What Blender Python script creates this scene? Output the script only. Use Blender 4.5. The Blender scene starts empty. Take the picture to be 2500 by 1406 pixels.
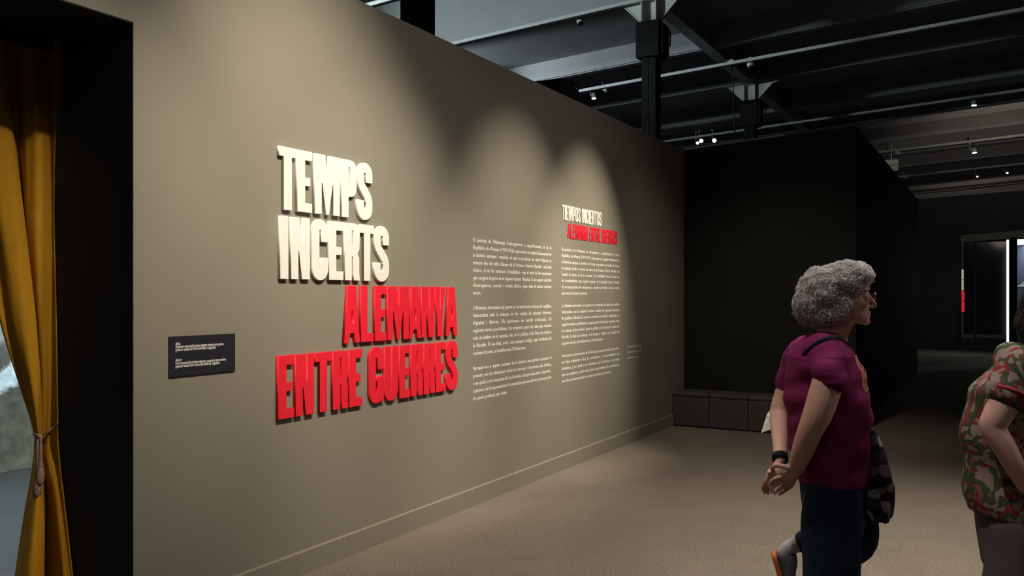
import bpy, bmesh, math, random
import numpy as np
from mathutils import Vector, Matrix, Quaternion
random.seed(7); rng = np.random.default_rng(7)
scn = bpy.context.scene
COL = scn.collection

# ------------------------------------------------------------------ camera
FPX = 2078.0; CX = 1250.0; HOR = 720.0; H = 1.55; D = 3.35
TH = math.atan(1184.0 / FPX); S, C = math.sin(TH), math.cos(TH)
cam = bpy.data.cameras.new('camera'); camo = bpy.data.objects.new('camera', cam); COL.objects.link(camo)
camo.location = (D, 0, H); camo.rotation_euler = (math.pi / 2, 0, TH)
cam.sensor_width = 36; cam.lens = 36 * FPX / 2500; cam.shift_y = (HOR - 703.0) / 2500
cam.clip_end = 200
scn.camera = camo

# ------------------------------------------------------------------ world, exposure, lights
w = bpy.data.worlds.new('world'); scn.world = w; w.use_nodes = True
w.node_tree.nodes['Background'].inputs[0].default_value = (0.55, 0.6, 0.65, 1)
w.node_tree.nodes['Background'].inputs[1].default_value = 0.032
scn.view_settings.view_transform = 'Standard'; scn.view_settings.look = 'None'
scn.view_settings.exposure = 0.0; scn.view_settings.gamma = 1.0
scn.view_settings.use_curve_mapping = False

def look(o, tgt):
    d = Vector(tgt) - o.location
    o.rotation_euler = d.to_track_quat('-Z', 'Y').to_euler()
def spot(loc, tgt, power, ang, blend, col, rad=0.04):
    l = bpy.data.lights.new('spot_lamp', 'SPOT'); l.energy = power; l.spot_size = math.radians(ang)
    l.spot_blend = blend; l.color = col; l.shadow_soft_size = rad
    o = bpy.data.objects.new('spot_lamp', l); COL.objects.link(o); o.location = loc; look(o, tgt); return o
def area(loc, tgt, power, sx, sy, col):
    l = bpy.data.lights.new('area_lamp', 'AREA'); l.shape = 'RECTANGLE'; l.size = sx; l.size_y = sy
    l.energy = power; l.color = col
    o = bpy.data.objects.new('area_lamp', l); COL.objects.link(o); o.location = loc; look(o, tgt); return o
WARM = (1.0, 0.92, 0.78)
def washer(loc, tgt, power, ang, spill):
    """a track spotlight: hot beam plus the wide dim spill of its reflector"""
    spot(loc, tgt, power, ang, 1.0, WARM); spot(loc, (tgt[0], tgt[1], tgt[2] - 1.0), spill, 100, 1.0, (1.0, 0.97, 0.94))
washer((2.4, 2.75, 4.75), (0, 3.62, 2.05), 650, 46, 62)       # on the big title
spot((2.6, 1.5, 4.8), (0, 3.95, 1.75), 310, 32, 1.0, WARM)      # on the big title, from the left
washer((2.5, 4.1, 4.75), (0, 4.35, 1.0), 330, 44, 30)         # on the red half of the title
washer((2.4, 6.0, 4.75), (0, 5.95, 1.3), 740, 42, 28)         # on the first text column
washer((2.3, 7.35, 4.75), (0, 7.25, 1.4), 1000, 38, 30)       # on the second text column
spot((2.7, 2.5, 4.9), (-0.6, 1.9, 0.9), 520, 34, 1.0, WARM)   # on the curtain
spot((1.6, 7.3, 4.9), (1.0, 9.6, 0.3), 170, 60, 1.0, WARM, 0.1)   # added to brighten the seats in the corner
spot((2.6, 5.2, 5.0), (2.4, 5.4, 0), 660, 72, 1.0, (1.0, 0.93, 0.84), 0.12)   # floor in front of the wall
spot((4.6, 5.4, 5.0), (4.3, 5.6, 0), 500, 72, 1.0, (1.0, 0.93, 0.84), 0.12)   # floor to the right
spot((2.0, 2.7, 4.9), (2.95, 3.8, 1.2), 300, 46, 1.0, (1.0, 0.90, 0.84), 0.10)   # added to brighten the visitors' near side
spot((6.6, 5.4, 4.2), (3.0, 3.9, 1.35), 190, 30, 1.0, (1.0, 0.88, 0.90), 0.15)      # added from the right, standing in for the display case's light on the visitors
area((3.4, 0.2, 5.2), (2.6, 2.6, 0), 16, 2.0, 2.0, (1.0, 0.96, 0.92))            # added fill for bounced light, above the viewer
area((-2.6, 2.6, 3.2), (-2.6, 2.6, 0), 30, 1.0, 1.0, (0.78, 0.9, 1.0))           # dim light in the projection room
spot((-5.5, 5.0, 5.12), (-2.6, 10.5, 5.75), 2600, 54, 0.7, (0.80, 0.96, 0.96), 0.4)       # daylight from the next hall under the roof
spot((-6.5, 11.2, 5.13), (-1.6, 13.0, 5.44), 1300, 34, 0.6, (0.80, 0.94, 0.98), 0.2)     # the same daylight on the next joist
spot((3.5, 22.0, 3.4), (3.6, 24.5, 6.3), 110, 120, 1.0, (1.0, 0.80, 0.64), 0.3)     # warm hall beyond
spot((3.0, 34.0, 3.2), (3.2, 37.0, 6.3), 130, 130, 1.0, (1.0, 0.80, 0.66), 0.3)

# ------------------------------------------------------------------ helpers
def sw(x, xp=0.0):
    """distance along the title wall seen at photo column x, on the plane world-x = xp"""
    u = (x - CX) / FPX; t = (D - xp) / (S - C * u); return t * (S * u + C)
def depth(x, xp=0.0):
    u = (x - CX) / FPX; return (D - xp) / (S - C * u)
def cam2w(X, t, z): return Vector((D + X * C - t * S, X * S + t * C, z))

MATS = {}
def mat(name, col, rough=0.7, metal=0.0, spec=0.3, nscale=0, namt=0.0, bump=0.0, bscale=200, emit=None, estr=0.0):
    if name in MATS: return MATS[name]
    m = bpy.data.materials.new(name); m.use_nodes = True; nt = m.node_tree; b = nt.nodes['Principled BSDF']
    b.inputs['Base Color'].default_value = (*col, 1); b.inputs['Roughness'].default_value = rough
    b.inputs['Metallic'].default_value = metal; b.inputs['Specular IOR Level'].default_value = spec
    tc = nt.nodes.new('ShaderNodeTexCoord')
    if namt > 0:
        n = nt.nodes.new('ShaderNodeTexNoise'); n.inputs['Scale'].default_value = nscale; n.inputs['Detail'].default_value = 4
        nt.links.new(tc.outputs['Object'], n.inputs['Vector'])
        r = nt.nodes.new('ShaderNodeValToRGB')
        r.color_ramp.elements[0].position = 0.3; r.color_ramp.elements[1].position = 0.7
        r.color_ramp.elements[0].color = (*[max(0, c * (1 - namt)) for c in col], 1)
        r.color_ramp.elements[1].color = (*[min(1, c * (1 + namt)) for c in col], 1)
        nt.links.new(n.outputs['Fac'], r.inputs['Fac']); nt.links.new(r.outputs['Color'], b.inputs['Base Color'])
    if bump > 0:
        n2 = nt.nodes.new('ShaderNodeTexNoise'); n2.inputs['Scale'].default_value = bscale; n2.inputs['Detail'].default_value = 3
        nt.links.new(tc.outputs['Object'], n2.inputs['Vector'])
        bp = nt.nodes.new('ShaderNodeBump'); bp.inputs['Strength'].default_value = bump; bp.inputs['Distance'].default_value = 0.01
        nt.links.new(n2.outputs['Fac'], bp.inputs['Height']); nt.links.new(bp.outputs['Normal'], b.inputs['Normal'])
    if emit:
        b.inputs['Emission Color'].default_value = (*emit, 1); b.inputs['Emission Strength'].default_value = estr
    MATS[name] = m; return m

def link(name, me, m=None, parent=None, loc=None):
    o = bpy.data.objects.new(name, me); COL.objects.link(o)
    if m is not None:
        me.materials.clear(); me.materials.append(m)
    if loc is not None: o.location = loc
    if parent is not None: o.parent = parent
    return o
def empty(name, label, cat, loc=(0, 0, 0), rot=0.0, group=None):
    o = bpy.data.objects.new(name, None); COL.objects.link(o); o.location = loc; o.rotation_euler = (0, 0, rot)
    o.empty_display_size = 0.1
    return tag(o, label, cat, group)
def tag(o, label, cat, group=None):
    o['label'] = label; o['category'] = cat
    if group: o['group'] = group
    return o
def struct(o): o['kind'] = 'structure'; return o
def mesh(name, v, f, smooth=False):
    me = bpy.data.meshes.new(name); me.from_pydata([tuple(p) for p in v], [], f); me.update()
    if smooth: me.polygons.foreach_set('use_smooth', [True] * len(me.polygons))
    return me

class MB:
    def __init__(s): s.v = []; s.f = []
    def add(s, v, f):
        n = len(s.v); s.v += [tuple(p) for p in v]; s.f += [tuple(i + n for i in q) for q in f]; return s
    def box(s, x0, x1, y0, y1, z0, z1, dz=0.0):
        """dz: extra height at the x1 side (sloping members)"""
        v = [(x0, y0, z0), (x1, y0, z0 + dz), (x1, y1, z0 + dz), (x0, y1, z0), (x0, y0, z1), (x1, y0, z1 + dz), (x1, y1, z1 + dz), (x0, y1, z1)]
        return s.add(v, [(0, 3, 2, 1), (4, 5, 6, 7), (0, 1, 5, 4), (1, 2, 6, 5), (2, 3, 7, 6), (3, 0, 4, 7)])
    def prism(s, pts, axis, a0, a1):
        """polygon pts (2-D) pushed along an axis from a0 to a1"""
        n = len(pts)
        def P(p, a): return {'x': (a, p[0], p[1]), 'y': (p[0], a, p[1]), 'z': (p[0], p[1], a)}[axis]
        v = [P(p, a0) for p in pts] + [P(p, a1) for p in pts]
        return s.add(v, [tuple(range(n))[::-1], tuple(range(n, 2 * n))] + [(i, (i + 1) % n, n + (i + 1) % n, n + i) for i in range(n)])
    def tube(s, pts, rad, n=10, flat=1.0, up=(0, 0, 1), caps=True):
        pts = [Vector(p) for p in pts]; k = len(pts)
        if not hasattr(rad, '__len__'): rad = [rad] * k
        rings = []; prev = None
        for i, p in enumerate(pts):
            d = (pts[min(i + 1, k - 1)] - pts[max(i - 1, 0)]).normalized()
            if prev is None:
                a = Vector(up) - d * Vector(up).dot(d)
                if a.length < 1e-3: a = Vector((1, 0, 0)) - d * d.x
            else: a = prev - d * prev.dot(d)
            a.normalize(); prev = a; b = d.cross(a)
            rings.append([p + (a * math.cos(2 * math.pi * j / n) * flat + b * math.sin(2 * math.pi * j / n)) * rad[i] for j in range(n)])
        if caps:   # rounded ends
            def cap(i0, sgn):
                c = pts[i0]; d = ((pts[1] - pts[0]) if i0 == 0 else (pts[-1] - pts[-2])).normalized() * sgn
                out = []
                for q in (0.5, 0.85, 0.99):
                    sc = math.sqrt(1 - q * q); out.append([c + d * rad[i0] * q + (x - c) * sc for x in rings[i0]])
                return out
            rings = cap(0, -1)[::-1] + rings + cap(k - 1, 1)
        v = [p for r in rings for p in r]; f = []
        for i in range(len(rings) - 1):
            for j in range(n):
                f.append((i * n + j, i * n + (j + 1) % n, (i + 1) * n + (j + 1) % n, (i + 1) * n + j))
        f.append(tuple(range(n))[::-1]); m = (len(rings) - 1) * n; f.append(tuple(range(m, m + n)))
        return s.add(v, f)
    def loft(s, secs, n=24, pw=1.0):
        """secs: (cx, cy, z, rx, ry) horizontal sections, closed at both ends"""
        v = []; f = []
        for cx, cy, z, rx, ry in secs:
            for j in range(n):
                a = 2 * math.pi * j / n; ca, sa = math.cos(a), math.sin(a)
                v.append((cx + rx * math.copysign(abs(ca) ** pw, ca), cy + ry * math.copysign(abs(sa) ** pw, sa), z))
        for i in range(len(secs) - 1):
            for j in range(n): f.append((i * n + j, i * n + (j + 1) % n, (i + 1) * n + (j + 1) % n, (i + 1) * n + j))
        f.append(tuple(range(n))[::-1]); m = (len(secs) - 1) * n; f.append(tuple(range(m, m + n)))
        return s.add(v, f)
    def ball(s, c, rx, ry, rz, n=14, k=10):
        secs = []
        for i in range(k + 1):
            a = -math.pi / 2 + math.pi * i / k; q = max(math.cos(a), 0.02)
            secs.append((c[0], c[1], c[2] + rz * math.sin(a), rx * q, ry * q))
        return s.loft(secs, n)
    def mesh(s, name, smooth=False): return mesh(name, s.v, s.f, smooth)
    def build(s, name, m, parent=None, smooth=False, loc=None): return link(name, s.mesh(name, smooth), m, parent, loc)

def crom(pts, k):
    P = [np.array(p, float) for p in pts]; out = []
    for i in range(len(P) - 1):
        p0 = P[max(i - 1, 0)]; p1 = P[i]; p2 = P[i + 1]; p3 = P[min(i + 2, len(P) - 1)]
        for j in range(k):
            t = j / k
            out.append(0.5 * (2 * p1 + (p2 - p0) * t + (2 * p0 - 5 * p1 + 4 * p2 - p3) * t * t + (3 * p1 - p0 - 3 * p2 + p3) * t ** 3))
    out.append(P[-1]); return out
def limb(mb, pr, k=5, n=14, flat=1.0):
    """pr: (x, y, z, radius)"""
    q = crom(pr, k); mb.tube([a[:3] for a in q], [a[3] for a in q], n, flat)
def fuse(mb, name, voxel, smooth=6, subd=0):
    me = mb.mesh('tmp'); o = link('tmp', me)
    bm = bmesh.new(); bm.from_mesh(me); bmesh.ops.recalc_face_normals(bm, faces=bm.faces); bm.to_mesh(me); bm.free()
    r = o.modifiers.new('r', 'REMESH'); r.mode = 'VOXEL'; r.voxel_size = voxel
    if smooth:
        sm = o.modifiers.new('s', 'SMOOTH'); sm.factor = 0.5; sm.iterations = smooth
    dg = bpy.context.evaluated_depsgraph_get(); dg.update()
    out = bpy.data.meshes.new_from_object(o.evaluated_get(dg)); out.name = name
    bpy.data.objects.remove(o); bpy.data.meshes.remove(me)
    out.polygons.foreach_set('use_smooth', [True] * len(out.polygons))
    return out
def displace(me, fn):
    """push vertices along their normals by fn(x, y, z) (numpy arrays)"""
    n = len(me.vertices); P = np.empty(n * 3); N = np.empty(n * 3)
    me.vertices.foreach_get('co', P); me.vertices.foreach_get('normal', N)
    P = P.reshape(-1, 3); N = N.reshape(-1, 3)
    P = P + N * fn(P[:, 0], P[:, 1], P[:, 2])[:, None]
    me.vertices.foreach_set('co', P.ravel()); me.update(); return P, N
def bevel_obj(o, wdt, seg=2):
    b = o.modifiers.new('bevel', 'BEVEL'); b.width = wdt; b.segments = seg; b.limit_method = 'ANGLE'; return o

# ------------------------------------------------------------------ materials
M_wall = mat('taupe_wall_paint', (0.240, 0.214, 0.163), 0.75, spec=0.2, nscale=1.3, namt=0.03, bump=0.05, bscale=260)
M_dark = mat('dark_wall_paint', (0.021, 0.021, 0.017), 0.8, spec=0.15, nscale=2, namt=0.06, bump=0.04, bscale=260)
M_black = mat('black_reveal_paint', (0.026, 0.026, 0.027), 0.8, spec=0.15, nscale=3, namt=0.1)
M_blackmetal = mat('black_metal', (0.008, 0.008, 0.009), 0.75, spec=0.12, nscale=8, namt=0.2)
M_white = mat('cream_letter_paint', (0.80, 0.765, 0.68), 0.55, spec=0.3, nscale=30, namt=0.01)
M_red = mat('red_letter_paint', (0.82, 0.018, 0.035), 0.5, spec=0.35, nscale=30, namt=0.01)
M_vinyl = mat('cream_vinyl', (0.88, 0.84, 0.76), 0.6, spec=0.2, nscale=60, namt=0.01)
M_sign = mat('black_sign_board', (0.018, 0.018, 0.022), 0.6, spec=0.25, nscale=40, namt=0.08)
M_leather = mat('plum_brown_leatherette', (0.085, 0.070, 0.068), 0.45, spec=0.4, nscale=14, namt=0.12, bump=0.15, bscale=300)
M_curtain = mat('mustard_velvet', (0.40, 0.190, 0.010), 0.85, spec=0.15, nscale=20, namt=0.06, bump=0.06, bscale=400)
M_cord = mat('rose_beige_cord', (0.25, 0.155, 0.11), 0.8, nscale=90, namt=0.25, bump=0.3, bscale=500)
M_steelw = mat('old_white_steel_paint', (0.42, 0.43, 0.41), 0.6, nscale=5, namt=0.12, bump=0.1, bscale=40)
M_ceil = mat('grey_ceiling_plaster', (0.22, 0.225, 0.23), 0.8, nscale=2.5, namt=0.06)
M_fixture = mat('grey_fixture_paint', (0.34, 0.35, 0.35), 0.5, nscale=10, namt=0.05)
M_lamp = mat('lit_lamp_lens', (1, 1, 1), 0.4, emit=(1.0, 0.95, 0.86), estr=9.0)
M_lampc = mat('lit_lamp_lens_small', (1, 1, 1), 0.4, emit=(0.95, 0.97, 1.0), estr=2.5)
M_floorb = mat('grey_hall_floor', (0.30, 0.31, 0.32), 0.45, spec=0.4, nscale=6, namt=0.08)

def carpet():
    m = bpy.data.materials.new('speckled_taupe_carpet'); m.use_nodes = True; nt = m.node_tree; b = nt.nodes['Principled BSDF']
    b.inputs['Roughness'].default_value = 0.95; b.inputs['Specular IOR Level'].default_value = 0.1
    tc = nt.nodes.new('ShaderNodeTexCoord')
    n1 = nt.nodes.new('ShaderNodeTexNoise'); n1.inputs['Scale'].default_value = 120; n1.inputs['Detail'].default_value = 5; n1.inputs['Roughness'].default_value = 0.8
    n2 = nt.nodes.new('ShaderNodeTexNoise'); n2.inputs['Scale'].default_value = 3; n2.inputs['Detail'].default_value = 3
    for n in (n1, n2): nt.links.new(tc.outputs['Object'], n.inputs['Vector'])
    r = nt.nodes.new('ShaderNodeValToRGB'); e = r.color_ramp.elements
    e[0].position = 0.36; e[0].color = (0.080, 0.066, 0.052, 1); e[1].position = 0.66; e[1].color = (0.42, 0.355, 0.275, 1)
    x = e.new(0.5); x.color = (0.205, 0.172, 0.133, 1)
    nt.links.new(n1.outputs['Fac'], r.inputs['Fac'])
    mx = nt.nodes.new('ShaderNodeMix'); mx.data_type = 'RGBA'; mx.blend_type = 'MULTIPLY'; mx.inputs['Factor'].default_value = 0.25
    nt.links.new(r.outputs['Color'], mx.inputs['A']); nt.links.new(n2.outputs['Fac'], mx.inputs['B'])
    nt.links.new(mx.outputs['Result'], b.inputs['Base Color'])
    bp = nt.nodes.new('ShaderNodeBump'); bp.inputs['Strength'].default_value = 0.2; bp.inputs['Distance'].default_value = 0.004
    nt.links.new(n1.outputs['Fac'], bp.inputs['Height']); nt.links.new(bp.outputs['Normal'], b.inputs['Normal'])
    return m
M_carpet = carpet()

# ------------------------------------------------------------------ the room shell
YJ = 2.465; YB = 10.15; XR = 1.985; HW = 3.33; HR = 3.437; OPEN = 2.768
SL = 0.0488                                    # the roof (and the back wall's top) rises a little to the right
struct(MB().box(-0.55, 14, -4, 34, -0.1, 0).build('floor', M_carpet))
struct(MB().box(-9, -0.55, -4, 12, -0.1, -0.004).build('floor.001', M_floorb))
b = MB(); b.prism([(-4, OPEN), (YJ, OPEN), (YJ, 0), (YB + 0.12, 0), (YB + 0.12, HW), (-4, HW)], 'x', -0.12, 0)
struct(b.build('wall_left', M_wall))
bb = struct(MB().prism([(0, 0), (0.016, 0), (0.016, 0.127), (0.010, 0.133), (0, 0.133)], 'y', YJ + 0.004, YB).build('baseboard_left', M_wall))
bw = MB(); bw.prism([(0.001, 0), (XR, 0), (XR, HR), (0.001, HW)], 'y', YB, YB + 0.12); struct(bw.build('wall_back', M_dark))
struct(MB().box(XR - 0.12, XR, YB + 0.121, 18.6, 0, HR).build('wall_right', M_dark))
far = MB(); far.prism([(-3, 0), (14, 0), (14, 4.75), (-3, 4.15)], 'y', 27.0, 27.15); struct(far.build('wall_far', M_black))
struct(MB().box(-4.40, -4.25, -4, 11, 0, 3.9).build('wall_projection', M_black))
# black lining of the opening
struct(MB().box(-0.56, -0.001, YJ - 0.003, YJ - 0.0005, 0, OPEN - 0.001).build('trim_1', M_black))
sof = MB().box(-0.56, -0.001, -3.9, YJ - 0.006, OPEN - 0.006, OPEN - 0.001); sof.box(-0.60, -0.56, -3.9, YJ - 0.006, OPEN - 0.055, OPEN + 0.2)
struct(sof.build('trim_2', M_black))
struct(MB().box(-0.60, -0.121, YJ, YJ + 0.12, 0, OPEN + 0.2).build('wall_reveal', M_black))
# thin pale edge strip along the top of the back wall
es = MB().prism([(0.0, HW + 0.004), (1.2, HW + 0.004 + 1.2 * (HR - HW) / XR), (1.2, HW + 0.026 + 1.2 * (HR - HW) / XR), (0.0, HW + 0.026)], 'y', YB + 0.02, YB + 0.10)
struct(es.build('trim_3', M_steelw))

# roof: slab, girders, joists, lighting tracks (children of the ceiling)
XL, XRR = -9.0, 15.0
def zr(x): return SL * x
ceil_slab = ceil = struct(MB().box(XL, XRR, 10.6, 50, 5.72 + zr(XL), 5.8 + zr(XL), zr(XRR) - zr(XL)).box(XL, XRR, 1.5, 10.6, 6.35 + zr(XL), 6.45 + zr(XL), zr(XRR) - zr(XL)).build('ceiling', M_ceil))
def member(name, y, z0, parts, m=M_ceil):
    mb = MB()
    for (y0, y1, a, c) in parts: mb.box(XL, XRR, y + y0, y + y1, z0 + a + zr(XL), z0 + c + zr(XL), zr(XRR) - zr(XL))
    return mb.build(name, m, ceil)
Z0 = 5.42; BAY = 5.125; Y1 = 5.37
for k in range(8):
    y = Y1 + BAY * k; dp = 0.93 if k < 2 else 0.31
    member('girder', y, Z0, [(-0.10, 0.10, 0, 0.022), (-0.012, 0.012, 0.022, dp), (-0.10, 0.10, dp - 0.02, dp)], M_ceil)
    if k < 7:
        ym = y + BAY / 2
        if k >= 1: member('joist', ym, Z0 - 0.02, [(-0.06, 0.06, 0, 0.018), (-0.09, 0.02, 0.018, 0.33)], M_ceil)
        member('lighting_track', ym - 0.05, Z0 - 0.33, [(-0.028, 0.005, 0, 0.045), (0.02, 0.045, 0.0, 0.055)], M_fixture)
member('lighting_track', Y1 + BAY - 0.11, Z0 - 0.05, [(-0.03, 0.03, 0, 0.045)], M_fixture)
pc = cam2w((2166 - CX) / FPX * 23.6, 23.6, H - (404 - HOR) / FPX * 23.6)  # pale hung panel standing in for a patch of light on the ceiling
MB().box(pc.x - .45, pc.x + .28, pc.y, pc.y + .03, pc.z - .16, pc.z + .15).box(pc.x + .1, pc.x + .12, pc.y + .01, pc.y + .02, pc.z + .15, 5.9).build('light_patch_panel', mat('painted_light_patch', (.75, .70, .66), .7, nscale=6, namt=.05), ceil)
lb = MB()
for y0, y1 in ((5.5, 10.36), (10.64, 15.48), (15.76, 26.0)):
    lb.box(-0.64, -0.46, y0, y1, Z0 - 0.06, Z0 - 0.035).box(-0.56, -0.54, y0, y1, Z0 - 0.035, Z0 + (0.9 if y0 < 10 else 0.3))
lb.build('ridge_girder', M_ceil, ceil)

# columns: white steel tops with gusset plates, black cladding below
COLUMN_LABELS = ['black clad column behind the title wall, leftmost and nearest',
                 'column with black collar and white flared steel top above the title wall',
                 'distant column with black collar rising behind the dark back wall']
for k in range(3):
    y = Y1 + BAY * k; cl = Z0 - 0.36
    e = empty('steel_column', COLUMN_LABELS[k], 'column', (-0.55, y, 0), 0, 'steel columns in a row behind the wall')
    cb = MB(); cb.box(-0.094, 0.0, -0.098, 0.098, 0, cl).box(0.006, 0.094, -0.098, 0.098, 0, cl).box(-0.08, 0.08, -0.088, 0.088, 0, cl)
    cb.build('cladding', M_blackmetal, e)
    if k:
        c2 = MB(); c2.prism([(-0.155, cl - 0.45), (0.155, cl - 0.45), (0.155, cl + 0.01), (-0.155, cl + 0.01)], 'y', -0.155, 0.155)
        bevel_obj(c2.build('collar', M_blackmetal, e), 0.006)
        c3 = MB().box(0.157, 0.20, -0.12, 0.12, cl - 0.42, cl - 0.04); c3.build('side_plate', M_blackmetal, e)
        c4 = MB(); c4.tube(crom([(0.19, -0.05, cl - 0.12), (0.26, -0.05, cl - 0.13), (0.275, -0.05, cl - 0.2), (0.27, -0.05, cl - 0.33)], 4), 0.012, 8)
        c4.build('hook', M_blackmetal, e, True)
    tp = MB(); top = Z0 + 0.25
    tp.box(-0.105, -0.09, -0.11, 0.11, cl, top).box(0.09, 0.105, -0.11, 0.11, cl, top).box(-0.09, 0.09, -0.008, 0.008, cl, top)
    tp.box(-0.105, 0.105, -0.11, 0.11, cl + 0.30, cl + 0.315)
    tp.build('steel_shaft', M_steelw, e)
    for sgn in (-1, 1):
        g = MB(); g.prism([(sgn * 0.106, cl), (sgn * 0.106, Z0 - 0.02), (sgn * 0.52, Z0 - 0.02), (sgn * 0.40, Z0 - 0.06)], 'y', -0.012, 0.012)
        g.build('gusset_plate', M_steelw, e)
        g = MB(); q = Vector((0.29, 0.30)).normalized()
        g.prism([(sgn * 0.106, cl + 0.0), (sgn * 0.40, Z0 - 0.06), (sgn * 0.39, Z0 - 0.045), (sgn * 0.106, cl + 0.02)], 'y', -0.022, 0.022)
        g.build('gusset_flange', M_steelw, e)

# ------------------------------------------------------------------ track fixtures
def lamp_head(px, py, t, size, aim, label, lit=True, stem=0.22, big=True, group='track spotlights under the roof'):
    """a can spotlight hung where photo pixel (px,py) falls at depth t"""
    p = cam2w((px - CX) / FPX * t, t, H - (py - HOR) / FPX * t)
    e = empty('track_spotlight', label, 'spotlight', p, 0, group)
    d = Vector(aim).normalized(); q = d.to_track_quat('-Z', 'Y').to_matrix().to_4x4()
    can = MB(); n = 16
    can.loft([(0, 0, 0.0, size, size), (0, 0, 2.0 * size, size, size), (0, 0, 2.3 * size, size * 0.7, size * 0.7)], n)
    o = can.build('can', M_fixture, e, True); o.matrix_local = q
    ln = MB().loft([(0, 0, -0.006, size * 0.94, size * 0.94), (0, 0, 0.02 * size, size * 0.9, size * 0.9)], n)
    o = ln.build('lens', (M_lamp if big else M_lampc) if lit else M_blackmetal, e, True); o.matrix_local = q
    back = Vector((q @ Vector((0, 0, 2.0 * size, 1)))[:3]) if False else q.to_3x3() @ Vector((0, 0, 1.4 * size))
    st = MB(); sx = size * 1.5
    st.tube([(back.x - sx, back.y, back.z), (back.x - sx, back.y, back.z + stem)], size * 0.22, 8)
    st.tube([(back.x, back.y, back.z), (back.x - sx, back.y, back.z)], size * 0.2, 8)
    st.box(back.x - sx - size * 0.5, back.x - sx + size * 0.5, back.y - size * 0.5, back.y + size * 0.5, back.z + stem, back.z + stem + size * 0.8)
    st.build('stem', M_fixture, e, True)
    return e
lamp_head(1450, 240, 15.2, 0.042, (0.1, -0.1, -1), 'lit can spotlight just right of the black rounded box on the wall', stem=0.28)
lamp_head(1482, 224, 15.0, 0.034, (0.4, 0.5, -0.7), 'unlit slender spotlight hanging right of the lit can near the column', lit=False, stem=0.3)
lamp_head(1703, 349, 19.0, 0.034, (0.1, -0.85, -0.35), 'lowest left of three bright lamps seen over the back wall')
lamp_head(1712, 344, 19.2, 0.044, (0.0, -0.9, -0.3), 'middle of three bright lamps seen over the back wall')
lamp_head(1744, 343, 19.2, 0.048, (-0.1, -0.9, -0.3), 'right one of three bright lamps seen over the back wall')
lamp_head(2378, 257, 17.6, 0.050, (0, -0.1, -1), 'lit downlight hanging under the dark girder at right', stem=0.12)
lamp_head(2379, 373, 22.5, 0.062, (0.15, -0.1, -1), 'lit can lamp hanging over the warm lit ceiling at right', stem=0.16)
lamp_head(2386, 431, 27.0, 0.035, (0, -0.5, -0.8), 'tiny lit lamp far back near the far black wall, left of a pair', big=False)
lamp_head(2459, 422, 27.0, 0.040, (0, -0.5, -0.8), 'tiny lit lamp far back at right, hung on a long stem', big=False, stem=0.3)
lamp_head(2487, 132, 15.5, 0.030, (0, -0.5, -0.8), 'tiny lit lamp high up by the right picture edge', big=False)
lamp_head(2193, 378, 23.0, 0.050, (0.1, -0.2, -1), 'small dark unlit spotlight over the right end of the dark wall', lit=False, stem=0.1)
lamp_head(2213, 437, 27.0, 0.055, (0.1, -0.2, -1), 'lower dark unlit spotlight on the farthest beam at right', lit=False, stem=0.1)
lamp_head(1417, 57, 11.6, 0.045, (0.3, -0.2, -1), 'unlit pale spotlight hanging under the lit white girder', lit=False, stem=0.08)

# dome camera and hanging cable
t = 13.0; p = cam2w((1833 - CX) / FPX * t, t, H - (162 - HOR) / FPX * t)
e = empty('dome_camera', 'white dome surveillance camera under the beam above the distant column', 'camera', p)
MB().loft([(0, 0, 0.0, 0.055, 0.055), (0, 0, 0.05, 0.058, 0.058), (0, 0, 0.055, 0.03, 0.03), (0, 0, 0.14, 0.028, 0.028)], 18).build('housing', M_fixture, e, True)
MB().ball((0, 0, 0.0), 0.045, 0.045, 0.05, 16, 8).build('dome', M_blackmetal, e, True)
t = 13.2; p0 = cam2w((1787 - CX) / FPX * t, t, H - (157 - HOR) / FPX * t); p1 = cam2w((1793 - CX) / FPX * t, t, H - (372 - HOR) / FPX * t)
e = empty('hanging_cable', 'thin black cable dropping from the lighting track to the back wall', 'cable', p1)
q = p0 - p1
MB().tube(crom([(0, 0, -p1.z), (0, 0, 0), q * 0.5 + Vector((0.012, 0, 0)), q], 6), 0.010, 8).build('cord', M_blackmetal, e, True)
MB().box(q.x - 0.03, q.x + 0.03, q.y - 0.03, q.y + 0.03, q.z, q.z + 0.07).box(q.x - 0.07, q.x - 0.04, q.y - 0.02, q.y + 0.02, q.z - 0.01, q.z + 0.06).build('clip', M_fixture, e)

# black rounded box standing on the wall top (speaker)
e = empty('loudspeaker', 'black round-ended loudspeaker box sitting on top of the title wall', 'loudspeaker', (-0.06, sw(1375), HW))
def rr(x0, x1, y0, y1, r, n=6):
    o = []
    for cx, cy, a0 in ((x1 - r, y1 - r, 0), (x0 + r, y1 - r, 90), (x0 + r, y0 + r, 180), (x1 - r, y0 + r, 270)):
        for i in range(n + 1):
            a = math.radians(a0 + 90 * i / n); o.append((cx + r * math.cos(a), cy + r * math.sin(a)))
    return o
sp = MB(); sp.prism(rr(-0.95, 0.03, 0.12, 0.50, 0.14), 'z', 0.012, 0.19); bevel_obj(sp.build('cabinet', M_blackmetal, e), 0.012)
MB().box(0.0305, 0.033, 0.30, 0.36, 0.125, 0.135).build('badge', M_fixture, e)
MB().box(-0.3, -0.02, 0.2, 0.4, 0.0, 0.012).build('foot_plate', M_blackmetal, e)

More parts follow.
